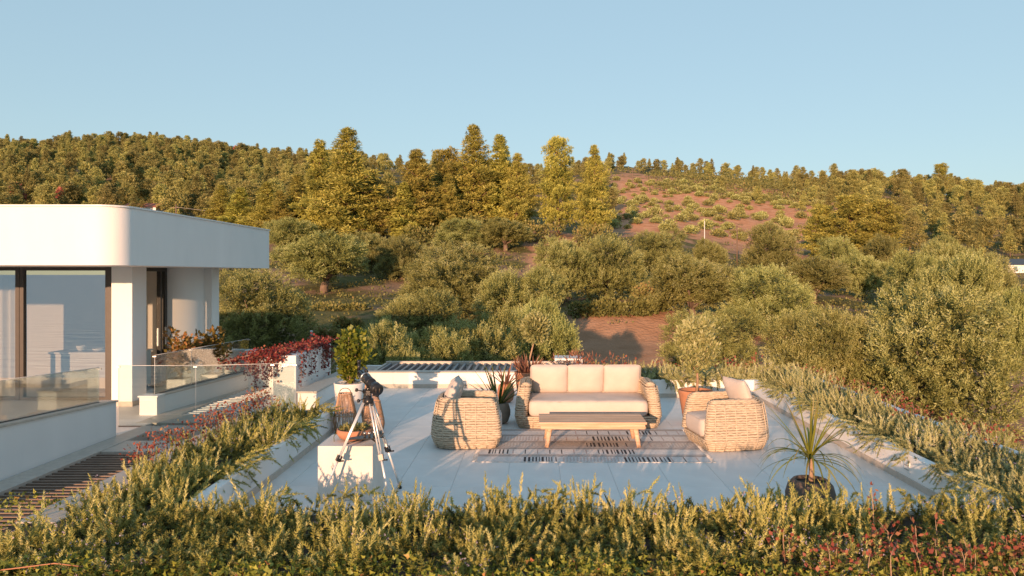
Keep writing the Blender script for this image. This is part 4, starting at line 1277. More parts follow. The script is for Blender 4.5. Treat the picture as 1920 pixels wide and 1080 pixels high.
def leaf_patch(name, label, pts, size, mat, seed, spread, cat='shrub', proto=LEAF_W, per=22, tmin=0, tmax=1, stems=True, up=.4, kind=None):
    """leafy clumps around given points (x, y, z, r)"""
    r = np.random.default_rng(seed); tr = Tri(); 
    t = thing(name, label, cat, (pts[0][0], pts[0][1], pts[0][2])); O = np.array(pts[0][:3])
    sm = MB()
    for (x, y, z, rad) in pts:
        c = np.array([x, y, z]) - O
        leaves_in(tr, r, int(per * (rad / .15) ** 2), c, (rad * spread, rad * spread, rad), size, proto, up=up, shell=.25, tmin=tmin, tmax=tmax)
        if stems:
            sm.tube([c + [r.normal(0, .03), r.normal(0, .03), -rad - .12], c + [0, 0, 0], c + [r.normal(0, .05), r.normal(0, .05), rad * .9]], [.006, .004, .002], 4)
    if stems: sm.build('stem', M['stem'], t)['kind'] = 'stuff'
    tr.build('foliage', M[mat], t)
    return t
r = np.random.default_rng(77)
# red barberry along the house-side planter
pts = []
for u in np.linspace(0, 1, 26):
    y = 8.0 + 3.6 * u
    pts.append((-4.24 + r.normal(0, .07), y, .46 + r.uniform(0, .16), r.uniform(.09, .15)))
leaf_patch('red_barberry', 'red leaved barberry along the house side edge of the rosemary planter', pts, .038, 'redleaf', 5, 1.5, per=70, tmax=1)
# red shrubs in the foreground corner
pts = []
for k in range(40):
    x = 1.3 + 3.0 * r.uniform(0, 1) ** .8; pts.append((x, r.uniform(5.1, 5.75), .32 + r.uniform(0, .14) + .05 * math.sin(x * 3), r.uniform(.08, .15)))
leaf_patch('red_nandina', 'red leaved shrub among the rosemary in the near right corner', pts, .038, 'redleaf', 6, 1.3, per=46, proto=LEAF_W)
# tall red shoots rising from it
for k, (px, py0, py1, Y) in enumerate(((1640, 915, 990, 6.1), (1722, 985, 1060, 5.6), (1760, 975, 1040, 5.9))):
    a = P(px, py1, Y); b = P(px - 6, py0, Y)
    pp = [tuple(a.lerp(b, u)) + (.03,) for u in np.linspace(0, 1, 5)]
    t = leaf_patch('red_shoot', ('slender red leafy shoot rising against the blue floor by the brown pot', 'short red shoot in the near right corner, closer to the brown pot', 'short red shoot in the near right corner, farther from the brown pot')[k], pp, .045, 'redleaf', 40 + k, 1.0, per=150, proto=LEAF, tmin=.4, stems=False)
    d = b - a
    MB().tube([(0, 0, -.2), tuple(d * .5), tuple(d)], [.006, .005, .002], 5).build('stem', M['stem'], t)
# red foliage outside the right planter and behind the back planter
pts = [(5.72 + r.normal(0, .14), y + r.normal(0, .15), (.36 + r.uniform(0, .16)), r.uniform(.10, .20)) for y in np.linspace(7.6, 16, 30)]
leaf_patch('red_barberry', 'rust red shrubs along the outer edge of the long rosemary planter', pts, .042, 'redleaf', 8, 1.5, per=34)
pts = [(x, 16.35 + r.normal(0, .1), .42 + r.uniform(-.05, .14), r.uniform(.09, .18)) for x in np.concatenate([np.linspace(1.05, 2.2, 12), np.linspace(2.3, 3.6, 5), np.linspace(3.9, 5.0, 14)])]
leaf_patch('red_flowers', 'red flowering plants behind the back planter', pts, .06, 'redleaf', 9, 1.3, per=14, tmin=.2)
# dry pinkish grass tuft behind the sofa
pts = [(1.05 + r.normal(0, .25), 16.7 + r.normal(0, .2), .45 + r.uniform(-.1, .15), .16) for _ in range(10)]
leaf_patch('pink_grass', 'dry pinkish grass tuft at the end of the dark pergola', pts, .12, 'grassred', 10, 1.2, per=26, proto=LEAF_N, up=1.0)

# red vine spilling over the tall planter block
def vine():
    t = thing('red_vine', 'red creeping vine hanging over the tall white planter', 'vine', (-4.67, 14.5, .94))
    O = np.array([-4.67, 14.5, .94]); r = np.random.default_rng(12); tr = Tri(); sm = MB()
    strands = []
    for k in range(20):      # mound on top
        strands.append([(-4.67 + r.normal(0, .14), r.uniform(13.9, 16.4), .97), (-4.6 + r.normal(0, .3), r.uniform(13.8, 16.6), 1.08)])
    for k in range(20):      # over the face towards the camera and the bay side
        x = r.uniform(-5.15, -4.5); l = r.choice([.15, .25, .4, .6])
        strands.append([(x, 14.05, .98), (x - .12, 13.82, .92), (x - .2 + r.normal(0, .05), 13.80, .92 - l)])
    for k in range(16):      # to the bay side
        x = r.uniform(-5.9, -4.9)
        strands.append([(-4.9, 14.3 + r.uniform(-.3, .8), .98), ((x - 4.9) / 2, 14.2 + r.uniform(-.3, .5), .96), (x, 14.1 + r.uniform(-.3, .4), .86 + r.uniform(-.25, .05))])
    for k in range(16):      # over the terrace side
        y = r.uniform(14.0, 16.2); l = r.choice([.12, .25, .45, .6])
        strands.append([(-4.5, y, .97), (-4.40, y - .05, .9), (-4.38 + r.normal(0, .03), y - .08, .92 - l)])
    for s in strands:
        s = [np.array(p) - O for p in s]
        sm.tube([tuple(p) for p in s], .004, 4)
        for a, b in zip(s[:-1], s[1:]):
            n = max(5, int(np.linalg.norm(b - a) / .0125))
            u = r.uniform(0, 1, n)[:, None]
            T = a + (b - a) * u + r.normal(0, .035, (n, 3))
            tr.inst(LEAF_W, basis(r.normal(0, .7, (n, 3)) + [0, -.3, -.1], r.uniform(.035, .07, n), r), T, r.uniform(0, 1, n))
    sm.build('stem', M['stem'], t)['kind'] = 'stuff'; tr.build('foliage', M['vine'], t)
vine()

# ivy along the bottom edge
IVY = (np.array([(0, 0, 0), (-.5, .08, .25), (-.22, 0, .5), (0, -.05, 1.0), (.22, 0, .5), (.5, .08, .25)]), np.array([(0, 2, 1), (0, 3, 2), (0, 4, 3), (0, 5, 4)]))
def ivy(label, x0, x1, y0, y1, n, seed, z0=.16):
    r = np.random.default_rng(seed); tr = Tri()
    x = r.uniform(x0, x1, n); y = r.uniform(y0, y1, n)
    z = z0 + .09 * (np.sin(x * 4.1) * np.sin(y * 5 + x)) * .6 + r.uniform(0, .13, n)
    d = np.stack([r.normal(0, .5, n), r.normal(-.5, .5, n), r.normal(.45, .35, n)], 1)
    tr.inst(IVY, basis(d, r.uniform(.022, .055, n), r), np.stack([x, y, z], 1), np.clip(r.beta(2, 2, n) * .88 + (r.uniform(0, 1, n) > .95) * .5, 0, 1))
    for k in range(24):
        pass
    o = tr.build('ivy', M['ivy']); tag(o, label, 'ivy', kind='stuff')
ivy('green and yellow ivy trailing along the near edge of the planter', -4.2, 1.6, 5.05, 5.5, 4200, 3, .25)
ivy('ivy leaves creeping over the planter corner beside the brown slats', -5.2, -4.3, 5.3, 7.4, 800, 5, .2)
ivy('sparse ivy under the red shrub at the near right edge', 1.6, 4.6, 5.05, 5.4, 1600, 6, .24)
# bare runner stems over the ivy
for k, (x0, x1, y, z) in enumerate(((-3.9, -3.2, 5.25, .36), (-1.2, -.5, 5.2, .30))):
    tag(MB().tube([(x0, y, z), (x0 + (x1 - x0) * .3, y - .02, z + .03), (x0 + (x1 - x0) * .7, y + .03, z + .05), (x1, y + .02, z + .03)], .005, 5).build('runner_stem', M['rust']),
        ('bare reddish runner stem over the ivy at the left edge', 'bare brown runner stem over the ivy below the white plinth')[k], 'stem')

# ------------------------------------------------------------------ trees
def sprig_proto(n, L, ll, lw, seed, spread=.6):
    r = np.random.default_rng(seed); V, Fa = [], []
    for i in range(n):
        u = i / (n - 1) if n > 1 else 0
        p = np.array([0, 0, u * L]); a = i * 2.4
        d = np.array([math.cos(a) * spread, math.sin(a) * spread, .8]); d /= np.linalg.norm(d)
        s = np.cross(d, [r.normal(), r.normal(), r.normal()]); s /= np.linalg.norm(s)
        k = len(V); V += [p, p + d * ll * .5 - s * lw / 2, p + d * ll * .5 + s * lw / 2, p + d * ll]
        Fa += [(k, k + 2, k + 1), (k + 1, k + 2, k + 3)]
    return np.array(V), np.array(Fa)
OSP = [sprig_proto(8, .34, .125, .042, k) for k in range(3)]

def limb_tree(mb, r, base_r, h0, pts):
    """trunk forking to the given limb ends"""
    c = [(0, 0, -.3), (r.normal(0, .08), r.normal(0, .08), h0 * .5), (r.normal(0, .12), r.normal(0, .12), h0)]
    mb.tube(c, [base_r * 1.25, base_r, base_r * .8], 9)
    for p in pts:
        m = [(c[2][i] * .5 + p[i] * .5 + r.normal(0, .12)) for i in range(3)]
        mb.tube([c[2], m, p], [base_r * .55, base_r * .32, base_r * .10], 6)

def olive_variant(seed, nl=13, n_s=8200, rx=3.1, zc=2.75, rz=2.35, low=.45, skirt=True):
    r = np.random.default_rng(seed)
    cs, rs = [], []
    for k in range(nl):
        a = k * 2.399 + r.uniform(-.4, .4); u = math.sqrt((k + .5) / nl)
        z = zc + rz * r.uniform(-.55, .62) * math.sqrt(max(0, 1 - (u * .7) ** 2))
        cs.append((rx * .66 * u * math.cos(a), rx * .66 * u * math.sin(a), z)); rs.append(r.uniform(.28, .46) * rx * (1.05 - .25 * u))
    if skirt:
        for k in range(7):
            a = k * .9 + r.uniform(-.2, .2)
            cs.append((rx * .62 * math.cos(a), rx * .62 * math.sin(a), 1.15 + r.uniform(-.1, .3))); rs.append(rx * r.uniform(.30, .40))
        nl = len(cs)
    cs = np.array(cs); rs = np.array(rs)
    npl = n_s // 11
    w = r.choice(nl, npl * 3, p=rs ** 2 / (rs ** 2).sum())
    d = unit(r.normal(0, 1, (npl * 3, 3)) + [0, 0, .2])
    T0 = cs[w] + d * (rs[w] * r.uniform(.74, .96, npl * 3))[:, None] * np.array([1, 1, .92])
    dist = np.linalg.norm(T0[:, None] - cs[None], axis=2) / rs[None]
    dist[np.arange(len(T0)), w] = 9
    ok = (dist.min(1) > .82) & (T0[:, 2] > low)
    T0, d, w = T0[ok][:npl], d[ok][:npl], w[ok][:npl]
    D0 = unit(d * .75 + np.array([0, 0, .5]) + r.normal(0, .28, T0.shape))
    k = 11; ln = r.uniform(.22, .5, len(T0))
    u = np.tile(np.linspace(0, 1, k), len(T0)); T0, D0, w, ln = np.repeat(T0, k, 0), np.repeat(D0, k, 0), np.repeat(w, k), np.repeat(ln, k)
    T = T0 + D0 * (u * ln)[:, None] + r.normal(0, .11, T0.shape) * (1.1 - .6 * u)[:, None]
    D = D0 * 1.0 + r.normal(0, .33, T0.shape)
    lobe_t = r.uniform(-.13, .13, nl); pl_t = np.repeat(r.normal(0, .08, len(T0) // k), k)
    tint = np.clip(.20 + .52 * u + lobe_t[w] + pl_t + r.normal(0, .1, len(T)), 0, 1)  # plume bases darkened as painted shade in the gaps, tips silvery
    tr = Tri(); v = r.integers(0, 3, len(T))
    for k in range(3):
        s = v == k
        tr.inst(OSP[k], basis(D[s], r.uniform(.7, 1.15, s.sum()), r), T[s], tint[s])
    # inner leaves, tinted dark to paint shade within the crown
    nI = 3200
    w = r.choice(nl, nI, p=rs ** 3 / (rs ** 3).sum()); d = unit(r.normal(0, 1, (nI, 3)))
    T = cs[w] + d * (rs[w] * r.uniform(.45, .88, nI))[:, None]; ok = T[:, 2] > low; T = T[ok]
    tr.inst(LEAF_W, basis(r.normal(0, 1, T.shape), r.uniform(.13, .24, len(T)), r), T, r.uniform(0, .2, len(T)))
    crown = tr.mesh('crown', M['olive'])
    mb = MB(); limb_tree(mb, r, .24, 1.1, [tuple(cs[k] * [.9, .9, 1]) for k in r.choice(nl, 6, False)])
    return crown, mb.mesh('trunk', M['bark'])

def pine_variant(seed, H, Rm, n_b, tuft, n_t, shape='cone', bare=.08, mat='pine', proto=(5, .3, .85, .22)):
    """conifer: whorls of branches carrying flattened clumps of needle tufts"""
    r = np.random.default_rng(seed); tr = Tri(); mb = MB()
    lean = r.normal(0, .02, 2)
    mb.tube([(0, 0, -.4), (lean[0] * H * .5, lean[1] * H * .5, H * .5), (lean[0] * H, lean[1] * H, H * .97)], [H * .022, H * .015, H * .004], 7)
    T, D, S, tt = [], [], [], []
    for k in range(n_b):
        u = bare + (1 - bare) * ((k + r.uniform(0, 1)) / n_b)
        z = u * H; az = k * 2.399 + r.normal(0, .3)
        lob = 1 + .28 * math.sin(az * 2 + u * 9 + seed) + .18 * math.sin(az * 3 - u * 14)
        if shape == 'cone': L = Rm * (1 - u) ** .74 * (1 if u > .2 else .6 + 2 * u) * r.uniform(.5, 1.2) * lob
        else: L = Rm * math.sqrt(max(.03, 1 - ((u - .50) / .53) ** 2)) * (1.1 - .35 * u) * r.uniform(.6, 1.1) * lob
        el = r.uniform(.0, .35) + .5 * u
        dv = np.array([math.cos(az) * math.cos(el), math.sin(az) * math.cos(el), math.sin(el)])
        b0 = np.array([lean[0] * z, lean[1] * z, z])
        if L > .8: mb.tube([tuple(b0), tuple(b0 + dv * L * .85)], [H * .004, H * .0015], 4)
        nc = max(1, int(L / (tuft * 1.1)))
        ct = r.normal(0, .13)
        for c in range(nc + 1):
            f = .35 + .65 * (c + .5) / (nc + 1) if nc else .8
            cc = b0 + dv * L * f
            rad = tuft * (1.25 - .4 * f) * r.uniform(.75, 1.2) * (1.12 - .5 * max(0, u - .45) / .55 if shape == 'cone' else 1)
            dd = unit(r.normal(0, 1, (n_t, 3)) + [0, 0, .25])
            T.append(cc + dd * rad * r.uniform(.5, 1.0, (n_t, 1)) * [1, 1, .62]); D.append(dd + dv * .5 + [0, 0, .45]); S.append(np.full(n_t, rad * .85) * r.uniform(.7, 1.2, n_t))
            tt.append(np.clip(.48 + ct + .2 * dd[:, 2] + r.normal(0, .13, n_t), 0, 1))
    T = np.concatenate(T); D = np.concatenate(D); S = np.concatenate(S); tt = np.concatenate(tt)
    pr = sprig_proto(*proto, seed, .9)
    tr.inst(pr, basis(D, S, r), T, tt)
    return tr, mb

def place_tree(name, meshes, label, cat, X, Y, sx, sy, sz, rz, group=None, z=None, lean=0.0):
    t = thing(name, label, cat, (X, Y, float(gz(X, Y)) - .1 if z is None else z), rz, group)
    t.rotation_euler = (lean, 0, rz)
    t.scale = (sx, sy, sz)
    for nm, me in meshes:
        link(bpy.data.objects.new(nm, me), t)
    return t

OLV = [olive_variant(100 + k, nl=(13, 15, 11, 14)[k], skirt=k in (0, 2)) for k in range(4)]
def olive(px, top, Y, wpx, label, v=None, rz=None, base=None):
    """crown centred on column px, topping out at row top, wpx wide, at distance Y"""
    X = (px - VX) * Y / F; g = float(gz(X, Y)) - .1
    W = wpx * Y / F; ztop = HC - (top - VY) * Y / F
    k = v if v is not None else int(px * 7 + Y) % 4
    s = W / 6.8; hz = max(.55 * s, (ztop - g) / 5.75)
    rz = rz if rz is not None else (px * .37) % 6.28
    place_tree('olive_tree', (('crown', OLV[k][0]), ('trunk', OLV[k][1])), label, 'olive tree', X, Y, s, s, hz, rz, 'olive trees in the grove')
olive(1745, 522, 31, 350, 'biggest olive tree, towering beyond the long rosemary planter', 0, .4)
olive(1530, 560, 32.5, 230, 'broad olive tree merging into the near side of the biggest olive', 1, 2.0)
olive(1328, 560, 44, 196, 'rounded low olive tree right behind the small potted olive', 2, 1.0)
olive(1300, 462, 58, 205, 'olive tree rising behind the rounded low olive', 3, .2)
olive(1440, 492, 55, 190, 'olive tree between the rounded olive and the biggest olive', 0, 3.1)
olive(1060, 436, 66, 130, 'dark upright olive left of the pair above the bare soil', 1, .7)
olive(1140, 422, 68, 155, 'olive tree above the dark hedge and bare soil', 2, 2.6)
olive(1525, 475, 76, 170, 'olive tree behind the broad olive, above the planter corner', 3, 1.3)
olive(1445, 412, 98, 118, 'rounded green olive at the foot of the red hillside', 0, 2.2)
olive(1800, 455, 50, 190, 'olive tree behind the biggest olive, toward the far house', 1, 4.0)
olive(1715, 455, 66, 130, 'olive tree half hidden behind the top of the biggest olive', 2, 5.0)
olive(1880, 520, 38, 120, 'olive tree at the outer flank of the biggest olive', 3, 2.9)
olive(895, 560, 28, 220, 'front olive tree of the central clump, behind the dark pergola', 2, 1.9)
olive(1010, 540, 32, 185, 'olive tree of the central clump nearest the bare soil', 3, 4.4)
olive(725, 590, 23, 170, 'small upright olive bush above the telescope', 0, 2.5)
olive(815, 600, 25, 180, 'small olive bush between the telescope and the central clump', 1, 5.2)
olive(855, 448, 60, 225, 'pale topped olive tree behind the central clump', 0, 1.1)
olive(970, 488, 50, 200, 'olive tree in the middle of the central clump', 1, 3.4)
olive(790, 525, 44, 200, 'grey olive tree in the shade of the central clump', 2, .1)
olive(608, 425, 76, 215, 'spreading olive tree with a visible trunk beside the villa roof', 3, 2.0)
olive(485, 498, 43, 215, 'dark olive tree right beside the second villa column', 0, 3.9)
olive(695, 430, 90, 120, 'shaded olive tree behind the one with the visible trunk', 1, 1.4)
olive(755, 430, 84, 115, 'narrow olive tree above the shaded grove path', 2, 3.0)
olive(948, 403, 104, 125, 'round olive tree below the tall pines, beside the pink bank', 3, .9)
olive(868, 412, 106, 125, 'low olive tree below the tall pines, left of the round one', 0, 4.6)
olive(540, 405, 106, 120, 'olive tree just above the end of the villa roof', 1, 2.4)
olive(1235, 418, 92, 120, 'olive tree in the row at the foot of the red hill', 2, 1.7)
olive(1330, 440, 90, 80, 'short olive tree by the white pole', 3, .5)
olive(1570, 440, 95, 100, 'olive tree below the bushy pines on the slope', 0, 3.3)
olive(1620, 470, 82, 110, 'olive tree between the bushy pines and the biggest olive', 1, .8)
olive(1650, 430, 100, 90, 'olive tree right under the bushy pines', 2, 5.5)
olive(1770, 430, 90, 110, 'olive tree beyond the biggest olive, under the wooded slope', 3, 4.2)
olive(1860, 470, 75, 110, 'olive tree next to the far low house', 0, 1.5)
olive(1885, 790, 19, 110, 'low olive bush on the soil past the planter at the picture edge', 1, .3)

# tall pines
PV = []
for k, (H, Rm, nb, sh) in enumerate(((15, 4.0, 105, 'cone'), (14, 4.4, 95, 'cone'), (13, 4.2, 80, 'round'), (15, 3.4, 105, 'cone'))):
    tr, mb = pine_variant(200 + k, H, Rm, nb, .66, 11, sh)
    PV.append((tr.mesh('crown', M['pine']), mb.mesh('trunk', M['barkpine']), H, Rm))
def pine(px, top, base, Y, wpx, v, label, rz=0.0):
    X = (px - VX) * Y / F; g = float(gz(X, Y)) - .2
    zt = HC - (top - VY) * Y / F
    H = PV[v][2]; W = wpx * Y / F
    sz = (zt - g) / H; s = W / (2 * PV[v][3] * (.68 if v != 2 else .85))
    place_tree('pine_tree', (('crown', PV[v][0]), ('trunk', PV[v][1])), label, 'pine tree', X, Y, s, s, sz, rz, 'tall pines in the middle distance')
pine(650, 247, 440, 112, 120, 0, 'tallest pine, golden, standing above the spreading olive', .3)
pine(600, 268, 440, 116, 75, 3, 'slim golden pine on the house side of the tallest pine', 1.2)
pine(700, 320, 440, 114, 80, 1, 'shaded pine leaning against the tallest pine', 2.1)
pine(790, 285, 420, 116, 105, 1, 'broad pine in the middle of the group', 4.0)
pine(833, 290, 420, 121, 80, 2, 'dark pine behind the broad middle pine', .9)
pine(888, 240, 410, 120, 95, 0, 'second tallest pine with a pointed top', 2.7)
pine(940, 257, 400, 121, 80, 3, 'pine with a blunt top beside the pointed pine', 5.1)
pine(968, 290, 400, 118, 70, 1, 'shorter pine filling the gap beside the blunt pine', 1.5)
pine(1048, 270, 400, 118, 72, 2, 'open crowned pine with bare branches above the pink bank', 3.0)
pine(1117, 277, 400, 116, 64, 1, 'last pine of the group, beside the red hillside', 4.4)
pine(755, 345, 430, 113, 60, 3, 'small pine between the tallest and the broad pine', 2.2)
pine(845, 330, 420, 116, 60, 1, 'small pine below the dark pine', 3.7)
pine(560, 330, 430, 122, 70, 3, 'green pine next to the power line', 4.9)
pine(500, 345, 420, 125, 70, 0, 'yellowish pine just above the villa roof end', .2)
pine(450, 355, 420, 128, 65, 3, 'yellowish pine above the villa roof, left of the power line end', 1.8)
pine(415, 350, 410, 132, 60, 0, 'yellowish pine above the slanting villa fascia', 2.9)
pine(530, 360, 430, 118, 60, 1, 'low pine under the power line', 3.3)
pine(1590, 375, 470, 118, 100, 2, 'bushy yellow green pine on the slope above the grove', 1.0)
pine(1655, 385, 470, 114, 95, 2, 'second bushy yellow green pine, nearer the wooded slope', 2.4)
pine(1545, 392, 450, 124, 70, 2, 'third bushy pine beside the red hillside', 4.2)
pine(1762, 311, 345, 300, 36, 2, 'lone pine standing clear of the skyline', .4)

# far woods: nearest trees one by one, the rest as one mass
FP = []
for k, (H, Rm, nb, sh) in enumerate(((9.5, 3.0, 44, 'round'), (10, 2.8, 48, 'cone'), (8.5, 3.2, 40, 'round'), (11, 2.6, 50, 'cone'))):
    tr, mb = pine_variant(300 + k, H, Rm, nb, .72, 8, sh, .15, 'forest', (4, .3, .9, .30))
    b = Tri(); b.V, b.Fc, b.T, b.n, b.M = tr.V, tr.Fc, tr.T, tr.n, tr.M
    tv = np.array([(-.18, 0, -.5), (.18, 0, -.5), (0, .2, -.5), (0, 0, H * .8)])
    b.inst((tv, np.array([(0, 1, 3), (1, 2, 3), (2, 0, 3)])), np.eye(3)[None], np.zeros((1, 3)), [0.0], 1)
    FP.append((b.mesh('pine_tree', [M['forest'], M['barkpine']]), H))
r = np.random.default_rng(99)
cand = []
def scatter(n, px0, px1, Y0, Y1, dmin, keep):
    out = []
    for _ in range(n * 6):
        if len(out) >= n: break
        Y = math.sqrt(r.uniform(Y0 ** 2, Y1 ** 2)); px = r.uniform(px0, px1); X = (px - VX) * Y / F
        if not keep(px, Y): continue
        if any((X - a) ** 2 + (Y - b) ** 2 < dmin ** 2 for a, b, _ in out[-400:]): continue
        out.append((X, Y, px))
    return out
def left_keep(px, Y): return not (px < 560 and Y < 142)
def right_keep(px, Y):
    if px < 1500 and Y < 298: return r.uniform() < .03
    if px < 1640 and Y < 205: return r.uniform() < .03
    if px < 1560 and Y > 298: return r.uniform() < .4
    if px > 1640 and Y < 150: return r.uniform() < .4
    return True
cand += scatter(1000, -160, 640, 145, 425, 4.3, left_keep)
cand += scatter(170, 560, 1130, 200, 420, 5.5, lambda p, Y: True)
cand += scatter(470, 1130, 2080, 140, 400, 5.2, right_keep)
cand += scatter(330, -800, -160, 150, 425, 6, lambda p, Y: True)
cand += scatter(200, 2080, 2700, 150, 400, 6, lambda p, Y: True)
red_spots = [(443, 287, 395), (468, 286, 397), (32, 372, 175), (118, 376, 172), (30, 360, 180)]
cand = np.array(cand)
vis = np.abs(cand[:, 2] - 960) < 1000
order = np.argsort(cand[:, 1] + np.where(vis, 0, 9999))
zz = gz(cand[:, 0], cand[:, 1])
kinds = r.choice(4, len(cand), p=(.36, .18, .36, .10)); scl = r.uniform(.48, .95, len(cand)) * np.where((cand[:, 2] > 1130) & (cand[:, 2] < 1560), .72, 1); rot = r.uniform(0, 6.28, len(cand))
first_tree = {}
for i in order[:290]:
    X, Y, px = cand[i]
    k = kinds[i]
    o = bpy.data.objects.new('pine_tree', FP[k][0]); o.location = (X, Y, zz[i] - .2); o.rotation_euler = (0, 0, rot[i]); o.scale = (scl[i] * r.uniform(.85, 1.15), scl[i] * r.uniform(.85, 1.15), scl[i])
    first_tree.setdefault(k, o)
    tag(link(o), 'small pine tree in the woods covering the far slopes', 'pine tree', 'pines of the far woods')
rest = order[290:]
# the mass of the woods: points that carry the same trees
me = bpy.data.meshes.new('forest')
me.from_pydata(np.stack([cand[rest, 0], cand[rest, 1], zz[rest] - .2], 1).tolist(), [], [])
a = me.attributes.new('kind_id', 'INT', 'POINT'); a.data.foreach_set('value', kinds[rest].astype(np.int32))
a = me.attributes.new('turn', 'FLOAT', 'POINT'); a.data.foreach_set('value', rot[rest].astype(np.float32))
a = me.attributes.new('size', 'FLOAT', 'POINT'); a.data.foreach_set('value', scl[rest].astype(np.float32))
me.materials.append(M['forest'])
fo = link(bpy.data.objects.new('forest', me))
ng = bpy.data.node_groups.new('forest_trees', 'GeometryNodeTree')
ng.interface.new_socket('Geometry', in_out='INPUT', socket_type='NodeSocketGeometry'); ng.interface.new_socket('Geometry', in_out='OUTPUT', socket_type='NodeSocketGeometry')
N, L = ng.nodes, ng.links
gi, go = N.new('NodeGroupInput'), N.new('NodeGroupOutput'); jn = N.new('GeometryNodeJoinGeometry')
def named(nm, ty):
    x = N.new('GeometryNodeInputNamedAttribute'); x.data_type = ty; x.inputs['Name'].default_value = nm
    return [o for o in x.outputs if o.enabled and o.name == 'Attribute'][0]
at_k, at_t, at_s = named('kind_id', 'INT'), named('turn', 'FLOAT'), named('size', 'FLOAT')
cx = N.new('ShaderNodeCombineXYZ'); L.new(at_t, cx.inputs[2])
for k in range(4):
    oi = N.new('GeometryNodeObjectInfo'); oi.transform_space = 'ORIGINAL'; oi.inputs['Object'].default_value = first_tree[k]; oi.inputs['As Instance'].default_value = True
    ip = N.new('GeometryNodeInstanceOnPoints'); cmp = N.new('FunctionNodeCompare'); cmp.data_type = 'INT'; cmp.operation = 'EQUAL'
    L.new(at_k, cmp.inputs[2]); cmp.inputs[3].default_value = k
    L.new(gi.outputs[0], ip.inputs['Points']); L.new(cmp.outputs[0], ip.inputs['Selection']); L.new(oi.outputs['Geometry'], ip.inputs['Instance'])
    L.new(cx.outputs[0], ip.inputs['Rotation']); L.new(at_s, ip.inputs['Scale']); L.new(ip.outputs[0], jn.inputs[0])
L.new(jn.outputs[0], go.inputs[0])
fo.modifiers.new('trees', 'NODES').node_group = ng
tag(fo, 'dense pine forest covering the far ridge', 'forest', kind='stuff')
# a few red leaved trees among the pines
for k, (px, py, Y) in enumerate(red_spots):
    X = (px - VX) * Y / F
    t_ = Tri(); rr_ = np.random.default_rng(k)
    leaves_in(t_, rr_, 500, (0, 0, 3.6), (1.5, 1.5, 2.6), .7, LEAF_W)
    b = Tri(); b.V, b.Fc, b.T, b.n, b.M = t_.V, t_.Fc, t_.T, t_.n, t_.M
    t_.inst((np.array([(-.15, 0, -.5), (.15, 0, -.5), (0, .15, -.5), (0, 0, 5.)]), np.array([(0, 1, 3), (1, 2, 3), (2, 0, 3)])), np.eye(3)[None], np.zeros((1, 3)), [0.0])
    o = t_.build('red_tree', M['redtree'], None, (X, Y, float(gz(X, Y)) + (2.0 if k < 2 else 0)))
    tag(o, ('red leaved tree high on the ridge among the pines', 'second red leaved tree high on the ridge, nearer the tall pines', 'reddish tree just above the villa roof at the picture edge', 'reddish tree above the rounded corner of the villa roof', 'reddish tree behind the one at the picture edge')[k], 'tree')

# small olive bushes on the red terraces
t_ = Tri(); rr_ = np.random.default_rng(6)
for c in ((0, 0, .6), (.45, .2, .5), (-.4, .1, .55), (.1, -.4, .5)):
    leaves_in(t_, rr_, 130, c, (.55, .55, .5), .30, LEAF, up=.6, shell=.4)
bush_me = t_.mesh('hill_bush', M['olive'])
n = 0
for Y in np.arange(138, 300, 6.5):
    for px in np.arange(1150, 1640, 15):
        if n >= 295 or r.uniform() < (.62 if Y < 215 else .3): continue
        p_ = px + r.normal(0, 5); X = (p_ - VX) * Y / F; y_ = Y + r.normal(0, 1.5)
        o = bpy.data.objects.new('hill_bush', bush_me); s = r.uniform(.7, 1.8)
        o.location = (X, y_, float(gz(X, y_)) - .1); o.scale = (s, s, s * r.uniform(.8, 1.1)); o.rotation_euler = (0, 0, r.uniform(0, 6.28))
        tag(link(o), 'small grey green bush on the red terraced hillside', 'bush', 'bushes on the red hillside'); n += 1

# undergrowth between the trees
tr = Tri(); N = 5200
Y = np.exp(r.uniform(math.log(24), math.log(330), N)); px = r.uniform(-150, 2080, N); X = (px - VX) * Y / F
so_ = soil_at(X, Y)
keep = (r.uniform(0, 1, N) > so_ * 1.25) & ~((Y < 57) & (px > 1040) & (px < 1500)) & ~((Y < 40) & (px > 960)) & ~((px > 1130) & (px < 1640) & (Y > 118) & (Y < 215) & (r.uniform(0, 1, N) < .6))
X, Y, px = X[keep], Y[keep], px[keep]
N2 = 950; Y2 = r.uniform(226, 305, N2); p2 = 1215 + (1640 - 1215) * r.uniform(0, 1, N2) ** .8; X2 = (p2 - VX) * Y2 / F
X, Y, px = np.concatenate([X, X2]), np.concatenate([Y, Y2]), np.concatenate([px, p2])
for k in range(24):
    n = len(X)
    sz = (.22 + Y * .0052) * r.uniform(.6, 1.4, n)
    T = np.stack([X + r.normal(0, 1, n) * sz * .7, Y + r.normal(0, 1, n) * sz * .7, gz(X, Y) + sz * r.uniform(0, .8, n)], 1)
    tr.inst(LEAF_W, basis(r.normal(0, .6, (n, 3)) + [0, 0, .8], sz * .34, r), T, np.clip(r.normal(.4, .2, n), 0, .95))
tag(tr.build('undergrowth', M['scrub']), 'green scrub and weeds covering the slopes between the trees', 'undergrowth', kind='stuff')

